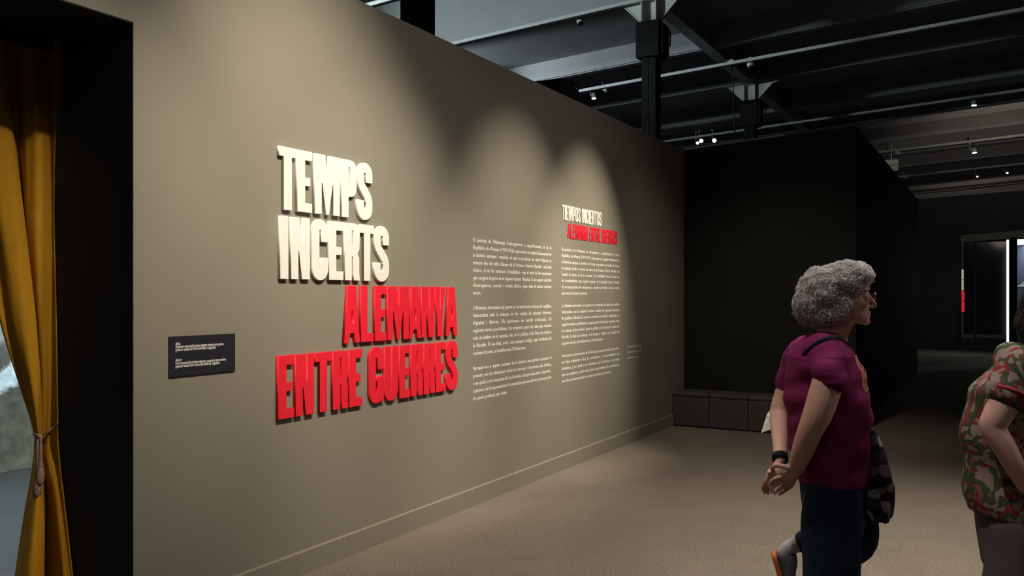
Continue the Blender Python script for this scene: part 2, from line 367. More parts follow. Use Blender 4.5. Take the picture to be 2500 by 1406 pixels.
# ------------------------------------------------------------------ display letters
ST, BR = 0.062, 0.052           # stem and bar for a 0.34 m letter
def arcpts(cx, cy, r, a0, a1, n=10): return [(cx + r * math.cos(math.radians(a0 + (a1 - a0) * i / n)), cy + r * math.sin(math.radians(a0 + (a1 - a0) * i / n))) for i in range(n + 1)]
def stroke(pts, wd):
    P = [Vector(p) for p in pts]; L = []; R = []
    for i in range(len(P)):
        d = (P[min(i + 1, len(P) - 1)] - P[max(i - 1, 0)]).normalized(); n = Vector((-d.y, d.x)) * wd / 2
        L.append(tuple(P[i] + n)); R.append(tuple(P[i] - n))
    return L + R[::-1]
def slot(x0, x1, y0, y1, top=True, bot=True):
    r = (x1 - x0) / 2; cx = (x0 + x1) / 2; o = []
    o += arcpts(cx, y1 - r, r, 0, 180, 6) if top else [(x1, y1), (x0, y1)]
    o += arcpts(cx, y0 + r, r, 180, 360, 6) if bot else [(x0, y0), (x1, y0)]
    return o
def glyph(ch, w, h=0.34, st=ST, br=BR):
    s = st; c = w - 2 * s                            # c: gap between two stems
    if ch == 'I': return [[(0, 0), (w, 0), (w, h), (0, h)]]
    if ch == 'T':
        a = (w - s) / 2; return [[(a, 0), (a + s, 0), (a + s, h - br), (w, h - br), (w, h), (0, h), (0, h - br), (a, h - br)]]
    if ch == 'E':
        m = h * 0.5; k = w * 0.88
        return [[(0, 0), (w, 0), (w, br), (s, br), (s, m - br * .46), (k, m - br * .46), (k, m + br * .46), (s, m + br * .46), (s, h - br), (w, h - br), (w, h), (0, h)]]
    if ch == 'L': return [[(0, 0), (w, 0), (w, br), (s, br), (s, h), (0, h)]]
    if ch == 'M':
        q = 0.012; a = s * 0.93
        return [[(0, 0), (a, 0), (a, h * .52), (a + .004, h * .52), (w * .44, 0), (w * .56, 0), (w - a - .004, h * .52), (w - a, h * .52), (w - a, 0), (w, 0), (w, h), (w * .58, h), (w * .515, h * .62), (w * .485, h * .62), (w * .42, h), (0, h)]]
    if ch == 'N':
        a = s * 0.9
        return [[(0, 0), (a, 0), (a, h * .46), (a + .003, h * .46), (w - a - .008, 0), (w, 0), (w, h), (w - a, h), (w - a, h * .56), (w - a - .003, h * .56), (a + .008, h), (0, h)]]
    if ch == 'P':
        r = min(0.05, w * .4); yb = h * .36
        out = [(0, 0), (s, 0), (s, yb)] + [(w - r, yb)] + arcpts(w - r, yb + r, r, -90, 0, 6) + arcpts(w - r, h - r, r, 0, 90, 6) + [(0, h)]
        return [out, slot(s, max(w - s, s + .012), yb + br * .75, h - br * .8)]
    if ch == 'R':
        r = min(0.042, w * .36); ym = h * .47; e = max(w - s, s + .011)
        out = [(0, 0), (s, 0), (s, ym - br * .45)] + arcpts((s + e) / 2, ym - br * .45, (e - s) / 2, 180, 0, 5)[1:-1] + [(e, ym - br * .45), (e, 0.04), (e + .006, 0), (w, 0), (w - .006, 0.05), (w - .006, ym - .025), (w - .022, ym)]
        out += [(w - .004, ym + .03)] + arcpts(w - r, h - r, r, 0, 90, 6) + [(0, h)]
        return [out, slot(s, e, ym + br * .45, h - br * .8)]
    if ch == 'A':
        k = w * .24; t = w * .52
        hole = [(w * .5 - .012, h * .34), (w * .5 + .012, h * .34), (w * .5 + .003, h * .57), (w * .5 - .003, h * .57)]
        n = .016
        return [[(0, 0), (w * .5 - n - .012, 0), (w * .5 - n, h * .17), (w * .5 + n, h * .17), (w * .5 + n + .012, 0), (w, 0), (w * .5 + t / 2, h), (w * .5 - t / 2, h)], hole]
    if ch == 'Y':
        a = s * 1.0
        return [[(w / 2 - s / 2, 0), (w / 2 + s / 2, 0), (w / 2 + s / 2, h * .42), (w, h), (w - a, h), (w / 2 + .002, h * .55), (w / 2 - .002, h * .55), (a, h), (0, h), (w / 2 - s / 2, h * .42)]]
    R = w / 2; ri = max(R - s, .006); sw_ = R - ri; rc = R - sw_ / 2
    ov = .004
    if ch == 'O':
        o = arcpts(R, h - R + ov, R, 0, 180, 14) + arcpts(R, R - ov, R, 180, 360, 14)
        return [o, slot(R - ri, R + ri, sw_ * .9, h - sw_ * .9)]
    if ch in 'C':
        pts = [(R + rc, h * .63), (R + rc, h - R)] + arcpts(R, h - R + ov, rc, 0, 180, 12) + arcpts(R, R - ov, rc, 180, 360, 12) + [(R + rc, h * .37)]
        return [stroke(pts, sw_)]
    if ch == 'G':
        o = arcpts(R, h - R + ov, R, 0, 180, 14) + arcpts(R, R - ov, R, 180, 300, 10)
        o += [(w - .03, .016), (w - .028, 0), (w, 0), (w, h * .47), (R - .002, h * .47), (R - .002, h * .37), (R + ri, h * .37)]
        o += arcpts(R, sw_ + ri, ri, 0, -180, 6) + arcpts(R, h - sw_ - ri, ri, 180, 0, 6) + [(R + ri, h * .60), (w, h * .60)]
        return [o]
    if ch == 'U':
        return [[(0, h)] + arcpts(R, R - ov, R, 180, 360, 14) + [(w, h), (R + ri, h)] + arcpts(R, sw_ + ri - ov, ri, 0, -180, 6) + [(R - ri, h)]]
    if ch == 'S':
        top = [(R + rc, h * .66), (R + rc, h - R)] + arcpts(R, h - R + ov, rc, 0, 180, 12)
        bot = arcpts(R, R - ov, rc, 0, -180, 12) + [(R - rc, h * .34)]
        mid = [(R - rc, h * .70), (R - rc * .72, h * .60), (R, h * .5), (R + rc * .72, h * .40), (R + rc, h * .30)]
        pts = top + [tuple(a) for a in crom(mid, 4)] + bot
        return [stroke(pts, sw_)]
    raise ValueError(ch)

def letter_meshes(specs):
    """specs: list of (outlines, thickness, bevel) -> meshes lying in the wall plane, back at x = 0"""
    tmp = []
    for outl, th, bv in specs:
        cu = bpy.data.curves.new('l', 'CURVE'); cu.dimensions = '2D'; cu.fill_mode = 'BOTH'
        cu.extrude = th / 2 - bv; cu.bevel_depth = bv; cu.bevel_resolution = 0; cu.offset = -bv
        for pl in outl:
            sp = cu.splines.new('POLY'); sp.points.add(len(pl) - 1)
            for q, pnt in zip(sp.points, pl): q.co = (pnt[0], pnt[1], 0, 1)
            sp.use_cyclic_u = True
        o = bpy.data.objects.new('l', cu); COL.objects.link(o); tmp.append((o, th))
    dg = bpy.context.evaluated_depsgraph_get(); dg.update(); out = []
    for o, th in tmp:
        me = bpy.data.meshes.new_from_object(o.evaluated_get(dg))
        me.transform(Matrix(((0, 0, 1, th / 2), (1, 0, 0, 0), (0, 1, 0, 0), (0, 0, 0, 1)))); out.append(me)
    for o, _ in tmp:
        cu = o.data; bpy.data.objects.remove(o); bpy.data.curves.remove(cu)
    return out

TITLE = [('TEMPS', 2.008, [(3.334, .127), (3.469, .117), (3.606, .211), (3.832, .134), (3.972, .143)], 'white'),
         ('INCERTS', 1.636, [(3.341, .061), (3.422, .146), (3.584, .134), (3.724, .124), (3.861, .136), (3.999, .130), (4.133, .147)], 'white'),
         ('ALEMANYA', 1.265, [(3.853, .145), (4.006, .122), (4.138, .117), (4.264, .222), (4.490, .134), (4.628, .150), (4.780, .132), (4.914, .150)], 'red'),
         ('ENTRE GUERRES', .884, [(3.326, .120), (3.456, .145), (3.606, .144), (3.757, .136), (3.900, .117), (4.086, .141), (4.234, .136), (4.386, .116), (4.510, .138), (4.655, .132), (4.795, .121), (4.920, .147)], 'red')]
ORD = ['first', 'second', 'third', 'fourth']
specs = []; info = []
for word, z, slots, colr in TITLE:
    chars = [c for c in word if c != ' ']
    for i, (c, (s0, wd)) in enumerate(zip(chars, slots)):
        specs.append((glyph(c, wd), .020, .0012)); info.append((word, z, c, i, s0, colr, chars))
for me, (word, z, c, i, s0, colr, chars) in zip(letter_meshes(specs), info):
    nm = {'white': 'cream white', 'red': 'bright red'}[colr]
    if word.startswith('ENTRE'): wname = 'ENTRE' if i < 5 else 'GUERRES'; cs = chars[:5] if i < 5 else chars[5:]; j = i if i < 5 else i - 5
    else: wname = word; cs = chars; j = i
    if cs.count(c) > 1: lab = f'{nm} raised {ORD[cs[:j].count(c)]} letter {c} of the big word {wname}'
    else: lab = f'{nm} raised letter {c} of the big word {wname}'
    o = link('title_letter', me, M_white if colr == 'white' else M_red, None, (0.0005, s0, z))
    tag(o, lab, 'letter', f'{nm} raised title letters')

# small headings over the second text column: flat boards of letters
def heading(text, z, s0, s1, m, label):
    e = empty('wall_heading', label, 'heading', (0.0005, s0, z))
    REL = {'I': .46, 'T': .9, 'E': .82, 'M': 1.5, 'P': .95, 'O': 1.0, 'S': 1.0, 'N': 1.08, 'C': .98, 'R': 1.0, 'A': 1.05, 'L': .8, 'U': 1.0, 'G': 1.0, ' ': .42}
    gap = 0.085; tot = sum(REL[c] + gap for c in text) - gap; k = (s1 - s0) / tot; x = 0; sp = []
    hh = .134
    for c in text:
        wd = REL[c] * k
        if c != ' ':
            q = wd / .135 if c not in 'IM' else (wd / .052 if c == 'I' else wd / .21)
            g = glyph(c, {'I': .052, 'M': .21}.get(c, .135), .34, .052, .046)
            sp.append(([[(a * q, b_ * hh / .34) for a, b_ in pl] for pl in g], x))
        x += wd + gap * k
    for me, (_, x0) in zip(letter_meshes([(g, .004, .0004) for g, _ in sp]), sp):
        link('letter', me, m, e, (0, x0, 0))
heading('TIEMPOS INCIERTOS', 2.218, 6.770, 7.637, M_white, 'small cream heading TIEMPOS INCIERTOS above the Spanish text column')
heading('ALEMANIA ENTRE GUERRAS', 2.059, 6.884, 8.033, M_red, 'small red heading ALEMANIA ENTRE GUERRAS above the Spanish text column')

# ------------------------------------------------------------------ running text (built-in font with slab serifs added)
GC = {}
def glyph_cache(chars):
    chars = [c for c in chars if c not in GC]; tmp = []
    for c in chars:
        pr = []
        for body in (c, 'H' + c + 'H', 'HH'):
            cu = bpy.data.curves.new('g', 'FONT'); cu.body = body; cu.size = 1; cu.resolution_u = 2
            o = bpy.data.objects.new('g', cu); COL.objects.link(o); pr.append(o)
        tmp.append((c, pr))
    dg = bpy.context.evaluated_depsgraph_get(); dg.update()
    for c, pr in tmp:
        me = [bpy.data.meshes.new_from_object(o.evaluated_get(dg)) for o in pr]
        wd = [max([v.co.x for v in m.vertices], default=0) for m in me]
        adv = wd[1] - wd[2]
        V = [(v.co.x, v.co.y, 0.0) for v in me[0].vertices]; F = [tuple(p.vertices) for p in me[0].polygons]
        cnt = {}
        for f in F:
            for a, b2 in zip(f, f[1:] + f[:1]): cnt[(min(a, b2), max(a, b2))] = cnt.get((min(a, b2), max(a, b2)), 0) + 1
        if (c.isalpha() or c in '1') and c not in 'gyjç':
            ys = [p[1] for p in V]; ser = []
            for (a, b2), k in cnt.items():
                if k != 1: continue
                (x0, y0, _), (x1, y1, _) = V[a], V[b2]
                if abs(y0 - y1) > .004 or not .05 < abs(x1 - x0) < .2: continue
                lo, hi = min(x0, x1), max(x0, x1)
                near = [p[1] for p in V if lo - .01 <= p[0] <= hi + .01]
                if abs(y0) < .03 or y0 < -.15: ser.append((lo, hi, y0, y0 + .05))
                elif .38 < y0 < .75 and y0 >= max(near) - .02: ser.append((lo, hi, y0 - .05, y0))
            for lo, hi, ya, yb in ser:
                n = len(V); V += [(lo - .07, ya, .0006), (hi + .07, ya, .0006), (hi + .07, yb, .0006), (lo - .07, yb, .0006)]; F.append((n, n + 1, n + 2, n + 3))
        n0 = [(v.co.x, v.co.y) for v in me[0].vertices]; f0 = [tuple(p.vertices) for p in me[0].polygons]
        for dx, lay in ((-.024, .0002), (.024, .0004)):    # heavier stems: the outline laid down three times, a hair apart
            n = len(V); V += [(a + dx, b2, lay) for a, b2 in n0]; F += [tuple(q + n for q in f) for f in f0]
        GC[c] = (V, F, max(adv, .12) + .045)
        for m in me: bpy.data.meshes.remove(m)
        for o in pr:
            cu = o.data; bpy.data.objects.remove(o); bpy.data.curves.remove(cu)
SPACE = .24
def nat(line): return sum(SPACE if c == ' ' else GC[c][2] for c in line)
def paragraph(lines, z, s0, width, size, lead, m, parent, just=True, hs=None, x=0.0003, name='paragraph'):
    glyph_cache(set(c for l in lines for c in l if c != ' '))
    kx = hs or .98 * size
    V = []; F = []
    for i, l in enumerate(lines):
        fit = just and i < len(lines) - 1
        n = nat(l) * kx; ns = l.count(' ')
        k = kx; sp = SPACE * kx
        if fit:
            sp = (width - (n - ns * SPACE * kx)) / ns
            if sp < .16 * kx:
                k = kx * (width - ns * .16 * kx) / (n - ns * SPACE * kx); sp = .16 * kx
        elif n > width: k = kx * width / n; sp = SPACE * k
        y = s0; zz = z - i * lead
        for ci, c in enumerate(l):
            if c == ' ': y += sp; continue
            gv, gf, ad = GC[c]; nn = len(V)
            odd = .0001 * (ci % 2); V += [(x + lay + odd, y + a * k, zz + b2 * size) for a, b2, lay in gv]; F += [tuple(q + nn for q in f) for f in gf]; y += ad * k
    o = link(name, mesh(name, V, F), m, parent); o['kind'] = 'stuff'; return o
CAT = [["El període de l'Alemanya d'entreguerres i, específicament, el de la", "República de Weimar (1919-1933) representa un capítol fonamental de",
 "la història europea i mundial, en què es produeix un canvi d'època: es", "transita des del món d'abans de la Primera Guerra Mundial –«el món",
 "d'ahir», el de les certeses i l'estabilitat– cap al món de les incerteses", "que sorgiria després de la Segona Guerra Mundial. És en aquest període",
 "d'entreguerres, convuls i creatiu alhora, quan neix el nostre present", "incert."],
 ["L'Alemanya derrotada a la guerra es reconstrueix en forma de república", "democràtica amb la voluntat de fer realitat els principis il·lustrats",
 "d'igualtat i llibertat. S'hi qüestionen els models tradicionals, s'hi", "exploren noves possibilitats i hi sorgeixen punts de vista que renoven",
 "tots els àmbits de la societat, des de la política i l'art fins a la ciència i", "la filosofia. El seu final, però, serà abrupte i tràgic, amb l'arribada del",
 "nazisme al poder, el totalitarisme i l'Holocaust."],
 ["Apropar-nos a aquest moment de la història ens permet entendre el", "present, ens fa reflexionar sobre les certeses i incerteses que habiten,",
 "i ens ajuda a ser conscients de les il·lusions i les pors que això comporta i,", "sobretot, de les oportunitats i la creativitat que ens ofereix el nou període",
 "de canvis profunds que vivim."]]
SPA = [["El período de la Alemania de entreguerras y, específicamente, el de la", "República de Weimar (1919-1933) representa un capítulo fundamental de",
 "la historia europea y mundial, en el que se produce un cambio de época:", "se transita desde el mundo de antes de la Primera Guerra Mundial –«el",
 "mundo de ayer», el de las certezas y la estabilidad– hacia el mundo de", "las incertidumbres que surgiría después de la Segunda Guerra Mundial.",
 "Es en este período de entreguerras, convulso y creativo a la vez, cuando", "nace nuestro incierto presente."],
 ["La Alemania derrotada en la guerra se reconstruye en forma de república", "democrática con la voluntad de hacer realidad los principios ilustrados",
 "de igualdad y libertad. Se ponen en cuestión los modelos tradicionales, se", "exploran nuevas posibilidades y surgen puntos de vista que renuevan todos",
 "los ámbitos de la sociedad, desde la política y el arte hasta la ciencia y la", "filosofía. Su final, sin embargo, será abrupto y trágico, con la llegada del",
 "nazismo al poder, del totalitarismo y del Holocausto."],
 ["Acercarnos a este momento de la historia nos permite entender el presente,", "nos hace reflexionar sobre las certidumbres y las incertidumbres que",
 "habitamos, y nos ayuda a ser conscientes de las ilusiones y los miedos", "que eso comporta y, sobre todo, de las oportunidades y la creatividad que",
 "nos ofrece el nuevo período de cambios profundos que vivimos."]]
LEAD = .05576
for blk, s0, wd, lab in ((CAT, 5.300, 1.268, 'cream Catalan wall text in three paragraphs right of the red title'),
                         (SPA, 6.772, 1.325, 'cream Spanish wall text in three paragraphs below the small headings')):
    e = empty('wall_text', lab, 'wall text', (0, s0, .77)); n = 0
    for para in blk:
        o = paragraph(para, 1.944 - n * LEAD - .77, 0, wd, .040, LEAD, M_vinyl, e); n += len(para) + 1
e = empty('wall_caption', 'three tiny cream lines of text right of the Spanish column', 'caption', (0, sw(1531), .98))
z9 = H - (812 + 31 - HOR) / FPX * depth(1531) - .98
for i, tx in enumerate(["Consulteu aquí els textos de sala", "Consulte aquí los textos de sala", "Read the gallery texts here"]):
    paragraph([tx], (845, 860, 877)[i] * 0 + (H - ((849, 862, 876)[i] - HOR) / FPX * depth(1531)) - .98, 0, (sw(1565) - sw(1531)) * (1, 1, .86)[i], .026, .03, M_vinyl, e, just=False, hs=.030, name='text_line')

# small black warning sign
s0, s1 = sw(410.5), sw(572); zb = H - (921.5 - HOR) / FPX * depth(410.5); zt = H - (822 - HOR) / FPX * depth(410.5)
e = empty('notice_sign', 'small black notice board with two cream paragraphs left of the title', 'sign', (0.0, s0, zb))
bevel_obj(MB().box(0.0005, 0.007, 0, s1 - s0, 0, zt - zb).build('board', M_sign, e), .001)
def sy(yc): return H - (790 + yc / 9.375 - HOR) / FPX * depth(426) - zb
for ys, lines in (((492, 560, 636), ["Avís:", "Aquesta exposició inclou alguns espais que poden", "generar sensació d'incomoditat i angoixa."]),
                  ((868, 938, 1008), ["Aviso:", "Esta exposición incluye algunos espacios que pueden", "generar sensación de incomodidad y angustia."])):
    paragraph(lines, sy(ys[0]), sw(426) - s0, .30, .0205, sy(ys[0]) - sy(ys[1]), M_vinyl, e, just=False, hs=.0131, x=.0073, name='notice_text')

# ------------------------------------------------------------------ bench cubes
for i, (x0, x1) in enumerate(((.004, .446), (.450, .892), (.896, 1.338))):
    e = empty('bench_cube', ['plum brown cube seat against the title wall, leftmost of the row', 'plum brown cube seat in the middle of the row', 'plum brown cube seat at the right end behind the person'][i], 'seat', ((x0 + x1) / 2, 9.92, 0), 0, 'cube seats along the dark back wall')
    hw = (x1 - x0) / 2
    bd = MB().box(-hw, hw, -.212, .21, .012, .352); o = bd.build('body', M_leather, e); bevel_obj(o, .008)
    tpn = MB().box(-hw, hw, -.214, .21, .353, .402); o = tpn.build('cushion', M_leather, e); bevel_obj(o, .018, 3)
    MB().box(-hw + .03, hw - .03, -.19, .19, 0, .012).build('base', M_blackmetal, e)

# ------------------------------------------------------------------ curtain with tie-back
XCUR = -0.64
ROWS = [
 (80,  [(-160, 0), (-110, .05), (-50, .07), (5, .05), (20, -.02), (40, 0), (75, .03), (108, .02), (117, -.03), (143, .01)]),
 (200, [(-140, 0), (-90, .05), (-35, .07), (14, .05), (28, -.03), (52, .01), (85, .05), (114, .03), (122, -.03), (142, .0)]),
 (330, [(-120, 0), (-70, .05), (-20, .07), (28, .05), (38, -.04), (66, .03), (95, .07), (121, .05), (127, -.03), (137, -.02)]),
 (560, [(-60, -.02), (-20, 0), (15, .06), (56, .05), (62, -.04), (71, .03), (100, .07), (129, .05), (131, 0), (132, -.02)]),
 (780, [(0, -.02), (18, 0), (50, .06), (82, .05), (88, -.03), (91, .03), (112, .06), (136, .04), (137, 0), (137, -.02)]),
 (930, [(45, -.02), (58, 0), (75, .05), (97, .04), (100, -.02), (103, .03), (120, .055), (138, .03), (139, 0), (139, -.02)]),
 (1055, [(83, -.02), (86, 0), (93, .03), (101, .03), (103, -.005), (105, .03), (120, .045), (139, .03), (140, 0), (140, -.02)]),
 (1090, [(84, -.02), (87, 0), (93, .03), (101, .025), (104, -.01), (107, .02), (122, .045), (140, .035), (142, 0), (142, -.02)]),
 (1150, [(78, -.02), (83, 0), (92, .05), (101, .045), (106, -.02), (113, .04), (127, .085), (144, .075), (148, .02), (148, -.02)]),
 (1260, [(60, -.02), (66, .02), (84, .09), (105, .08), (110, -.03), (129, .06), (141, .14), (156, .13), (160, .05), (160, -.02)]),
 (1406, [(38, -.02), (46, .04), (74, .14), (105, .12), (110, -.03), (146, .11), (155, .21), (172, .20), (177, .09), (176, -.02)]),
 (1545, [(15, -.02), (25, .05), (65, .17), (106, .15), (112, -.03), (160, .14), (170, .25), (188, .24), (193, .12), (192, -.02)])]
def cpt(px, bulge, py):
    x = XCUR + bulge; y = sw(px, x)
    if y > YJ - .012:
        y = YJ - .012; u = (px - CX) / FPX       # slide along the jamb instead of into it
        x = D - y * (S - C * u) / (S * u + C)
    t = (D - x) * S + y * C
    return (x, y, H - (py - HOR) / FPX * t)
rows = []
ys_all = [r[0] for r in ROWS]
grid = [[np.array((px, bg, yy), float) for px, bg in r] for yy, r in ROWS]
fine = []
for j in range(10): fine.append(crom([grid[i][j] for i in range(len(ROWS))], 8))
V = []; nu = 0
for i in range(len(fine[0])):
    line = crom([fine[j][i] for j in range(10)], 7); nu = len(line)
    for k, q in enumerate(line):
        x, y, z = cpt(q[0] + 0.8 * math.sin(i * .31 + k * .5), q[1] + .003 * math.sin(i * .17 + k * .9), q[2])
        V.append((x, y, max(z, .012)))
nr = len(fine[0]); F = [(i * nu + k, i * nu + k + 1, (i + 1) * nu + k + 1, (i + 1) * nu + k) for i in range(nr - 1) for k in range(nu - 1)]
ce = empty('curtain', 'mustard yellow velvet curtain tied back in the doorway at left', 'curtain', (XCUR, 2.3, 0))
co = link('drape', mesh('drape', [(a - XCUR, b2 - 2.3, c2) for a, b2, c2 in V], F, True), M_curtain, ce)
sm = co.modifiers.new('thick', 'SOLIDIFY'); sm.thickness = .004
MB().tube([(0.0, -2.2, 2.735), (0.0, .14, 2.735)], .012, 10).build('curtain_rod', M_blackmetal, ce, True)
# cord
te = empty('tieback_cord', 'rose beige twisted tie-back cord with tassels round the mustard curtain', 'tie-back', cpt(100, .06, 1062))
o0 = Vector(cpt(100, .06, 1062))
def L(px, bg, py): return Vector(cpt(px, bg, py)) - o0
loop = [L(142, -.02, 1035), L(140, .05, 1036), L(128, .072, 1046), L(115, .075, 1054), L(104, .066, 1060), L(96, .06, 1066), L(90, .045, 1062), L(84, .02, 1060), L(82, -.03, 1058)]
tw = MB(); q = [Vector(a) for a in crom(loop, 8)]
for ph in (0, math.pi):
    tw.tube([p + Vector((0, math.cos(i * .9 + ph), math.sin(i * .9 + ph))) * .0028 for i, p in enumerate(q)], .0036, 6)
tw.build('cord', M_cord, te, True)
kn = MB(); kn.ball(L(98, .075, 1066), .012, .013, .011); kn.tube([L(100, .075, 1066), L(97, .078, 1072), L(93, .076, 1062)], .005, 6); kn.build('knot', M_cord, te, True)
def tassel(px, y0, y1, y2, bg):
    a, b_, c_ = L(px, bg, y0), L(px, bg, y1), L(px - 1, bg, y2)
    hd = MB(); hd.tube([a, (a + b_) / 2 + Vector((0, .001, 0)), b_], [.006, .008, .010], 8); hd.tube([b_, b_ - Vector((0, 0, .012))], .012, 10); hd.build('tassel_head', M_cord, te, True)
    st = MB(); n = 26
    for i in range(n):
        an = 2 * math.pi * i / n; r0, r1 = .009, .015
        p0 = b_ + Vector((r0 * math.cos(an), r0 * math.sin(an), -.01)); p1 = c_ + Vector((r1 * math.cos(an), r1 * math.sin(an), .004 * math.sin(i * 7)))
        st.tube([p0, (p0 + p1) / 2 + Vector((.003 * math.cos(an), .003 * math.sin(an), 0)), p1], .0026, 5)
    st.tube([b_ - Vector((0, 0, .01)), c_ + Vector((0, 0, .004))], [.008, .012], 8)
    st.build('tassel_fringe', M_cord, te, True)
tassel(99, 1068, 1133, 1178, .085)
tassel(92, 1075, 1163, 1206, .075)

# projection screen in the next room
def screen_mat():
    m = bpy.data.materials.new('projected_landscape'); m.use_nodes = True; nt = m.node_tree; b = nt.nodes['Principled BSDF']
    b.inputs['Base Color'].default_value = (.08, .08, .08, 1); b.inputs['Roughness'].default_value = .8
    tc = nt.nodes.new('ShaderNodeTexCoord'); sep = nt.nodes.new('ShaderNodeSeparateXYZ'); nt.links.new(tc.outputs['Object'], sep.inputs[0])
    n = nt.nodes.new('ShaderNodeTexNoise'); n.inputs['Scale'].default_value = 2.6; n.inputs['Detail'].default_value = 8; n.inputs['Roughness'].default_value = .7
    nt.links.new(tc.outputs['Object'], n.inputs['Vector'])
    def math_(op, a, b2):
        q = nt.nodes.new('ShaderNodeMath'); q.operation = op
        for i, v in enumerate((a, b2)):
            if hasattr(v, 'links'): nt.links.new(v, q.inputs[i])
            else: q.inputs[i].default_value = v
        return q.outputs[0]
    zz = math_('ADD', sep.outputs['Z'], math_('MULTIPLY', math_('SUBTRACT', n.outputs['Fac'], .5), .45))
    zz = math_('ADD', zz, math_('MULTIPLY', sep.outputs['Y'], -.25))
    r = nt.nodes.new('ShaderNodeValToRGB'); e = r.color_ramp.elements
    e[0].position = 0; e[0].color = (.085, .10, .075, 1); e[1].position = 1; e[1].color = (.42, .5, .52, 1)
    for pos, cc in ((.35, (.075, .085, .065, 1)), (.375, (.52, .72, .80, 1)), (.455, (.50, .70, .78, 1)), (.475, (.09, .10, .09, 1)), (.56, (.12, .13, .12, 1)), (.60, (.30, .36, .36, 1))):
        x = e.new(pos); x.color = cc
    nt.links.new(math_('MULTIPLY', zz, .5), r.inputs['Fac'])
    n3 = nt.nodes.new('ShaderNodeTexNoise'); n3.inputs['Scale'].default_value = 9; n3.inputs['Detail'].default_value = 5
    nt.links.new(tc.outputs['Object'], n3.inputs['Vector'])
    r3 = nt.nodes.new('ShaderNodeValToRGB'); r3.color_ramp.elements[0].position = .35; r3.color_ramp.elements[0].color = (.6, .6, .6, 1); r3.color_ramp.elements[1].position = .75; r3.color_ramp.elements[1].color = (1.7, 1.7, 1.7, 1)
    nt.links.new(n3.outputs['Fac'], r3.inputs['Fac'])
    mx = nt.nodes.new('ShaderNodeMix'); mx.data_type = 'RGBA'; mx.blend_type = 'MULTIPLY'; mx.inputs['Factor'].default_value = .7
    nt.links.new(r.outputs['Color'], mx.inputs['A']); nt.links.new(r3.outputs['Color'], mx.inputs['B'])
    nt.links.new(mx.outputs['Result'], b.inputs['Emission Color']); b.inputs['Emission Strength'].default_value = 1.0
    return m
e = empty('projection_screen', 'bright projected landscape picture of trees and sky behind the curtain', 'screen', (-4.2, 4.3, 0))
MB().box(-.03, 0, -2.6, 1.4, .0, 2.6).build('picture', screen_mat(), e)

# ------------------------------------------------------------------ far end: dark glass panel and lit vitrine
def farpt(px, py, y): 
    u = (px - CX) / FPX; t = y / (S * u + C); return Vector((D + t * (C * u - S), y, H - (py - HOR) / FPX * t))
M_glassblk = mat('black_glass', (.006, .006, .008), .12, spec=.5, nscale=3, namt=.05)
M_brownfr = mat('brown_frame', (.09, .075, .055), .5, nscale=12, namt=.25)
yF = 26.9
a = farpt(2346, 575, yF); c = farpt(2458, 826, yF); a2 = farpt(2460, 568, yF)
e = empty('glass_panel', 'tall black glass panel in a brown frame at the far end', 'panel', (a.x, yF, 0))
W_ = c.x - a.x
MB().box(.06, W_, -.03, .0, c.z + .10, a.z - .2).build('pane', M_glassblk, e)
MB().box(0, W_ + .9, -.10, .02, a.z - .2, a.z, .12).build('top_rail', M_brownfr, e)
MB().box(.02, W_, -.10, .02, c.z, c.z + .10).build('bottom_rail', M_brownfr, e)
MB().box(W_ * .28, W_ * .34, -.12, .0, c.z, a.z - .2).build('mullion', M_black, e)
MB().box(0, W_, -.12, .02, 0, c.z).build('plinth', M_black, e)
zs = [farpt(2348, q, yF).z for q in (590, 657, 683, 709, 735, 762, 820)]
M_stw = mat('cream_reflection', (.3, .3, .3), .5, emit=(.75, .68, .5), estr=.45); M_strd = mat('red_reflection', (.4, .02, .03), .5, emit=(.9, .03, .04), estr=.5)
for i in range(6):  # glowing strips paint the title wall's reflection in the dark glass
    m = [M_brownfr, M_stw, M_stw, M_strd, M_strd, M_brownfr][i]
    MB().box(.02, .07 if i not in (3, 4) else .09, -.11, -.02, zs[i + 1] + .01, zs[i] - .01).build('reflection_strip', m, e)
yV = 24.4
a = farpt(2456, 585, yV); c = farpt(2462, 852, yV)
e = empty('display_case', 'tall lit glass display case with blue grey back at the right edge', 'display case', (a.x, yV, 0))
M_vled = mat('white_led_edge', (.9, .9, .9), .4, emit=(.85, .93, 1.0), estr=1.15)
M_vback = mat('blue_grey_case_lining', (.10, .12, .16), .7, nscale=3, namt=.3, emit=(.10, .12, .16), estr=0.0)
zt = a.z; WV = 1.6
MB().box(0.01, .065, 0, .06, .05, zt).build('lit_edge', M_vled, e)
MB().box(.10, .24, 0, .10, 0, zt + .05).build('corner_post', M_blackmetal, e)
MB().box(.24, WV, .70, .76, .3, zt).build('back_panel', M_vback, e)
MB().box(.24, WV, .0, .70, zt - .10, zt).build('light_box', mat('led_top_light', (.9, .9, .9), .4, emit=(.85, .93, 1.0), estr=1.6), e)
MB().box(0, WV, .0, .76, 0, .3).build('base', M_blackmetal, e)
gm = bpy.data.materials.new('clear_glass'); gm.use_nodes = True; gb = gm.node_tree.nodes['Principled BSDF']
gb.inputs['Transmission Weight'].default_value = 1; gb.inputs['Roughness'].default_value = 0; gb.inputs['IOR'].default_value = 1.1
MB().box(.245, WV, -.004, .004, .31, zt - .11).build('glass_pane', gm, e)
p = farpt(2490, 697, yV + .3)
MB().box(p.x - a.x - .12, p.x - a.x + .6, .1, .5, p.z - .06, p.z - .04).build('shelf', M_fixture, e)
sh = empty('figurine', 'small white winged figurine on the shelf of the lit case', 'figurine', (p.x, yV + .3, p.z - .04))
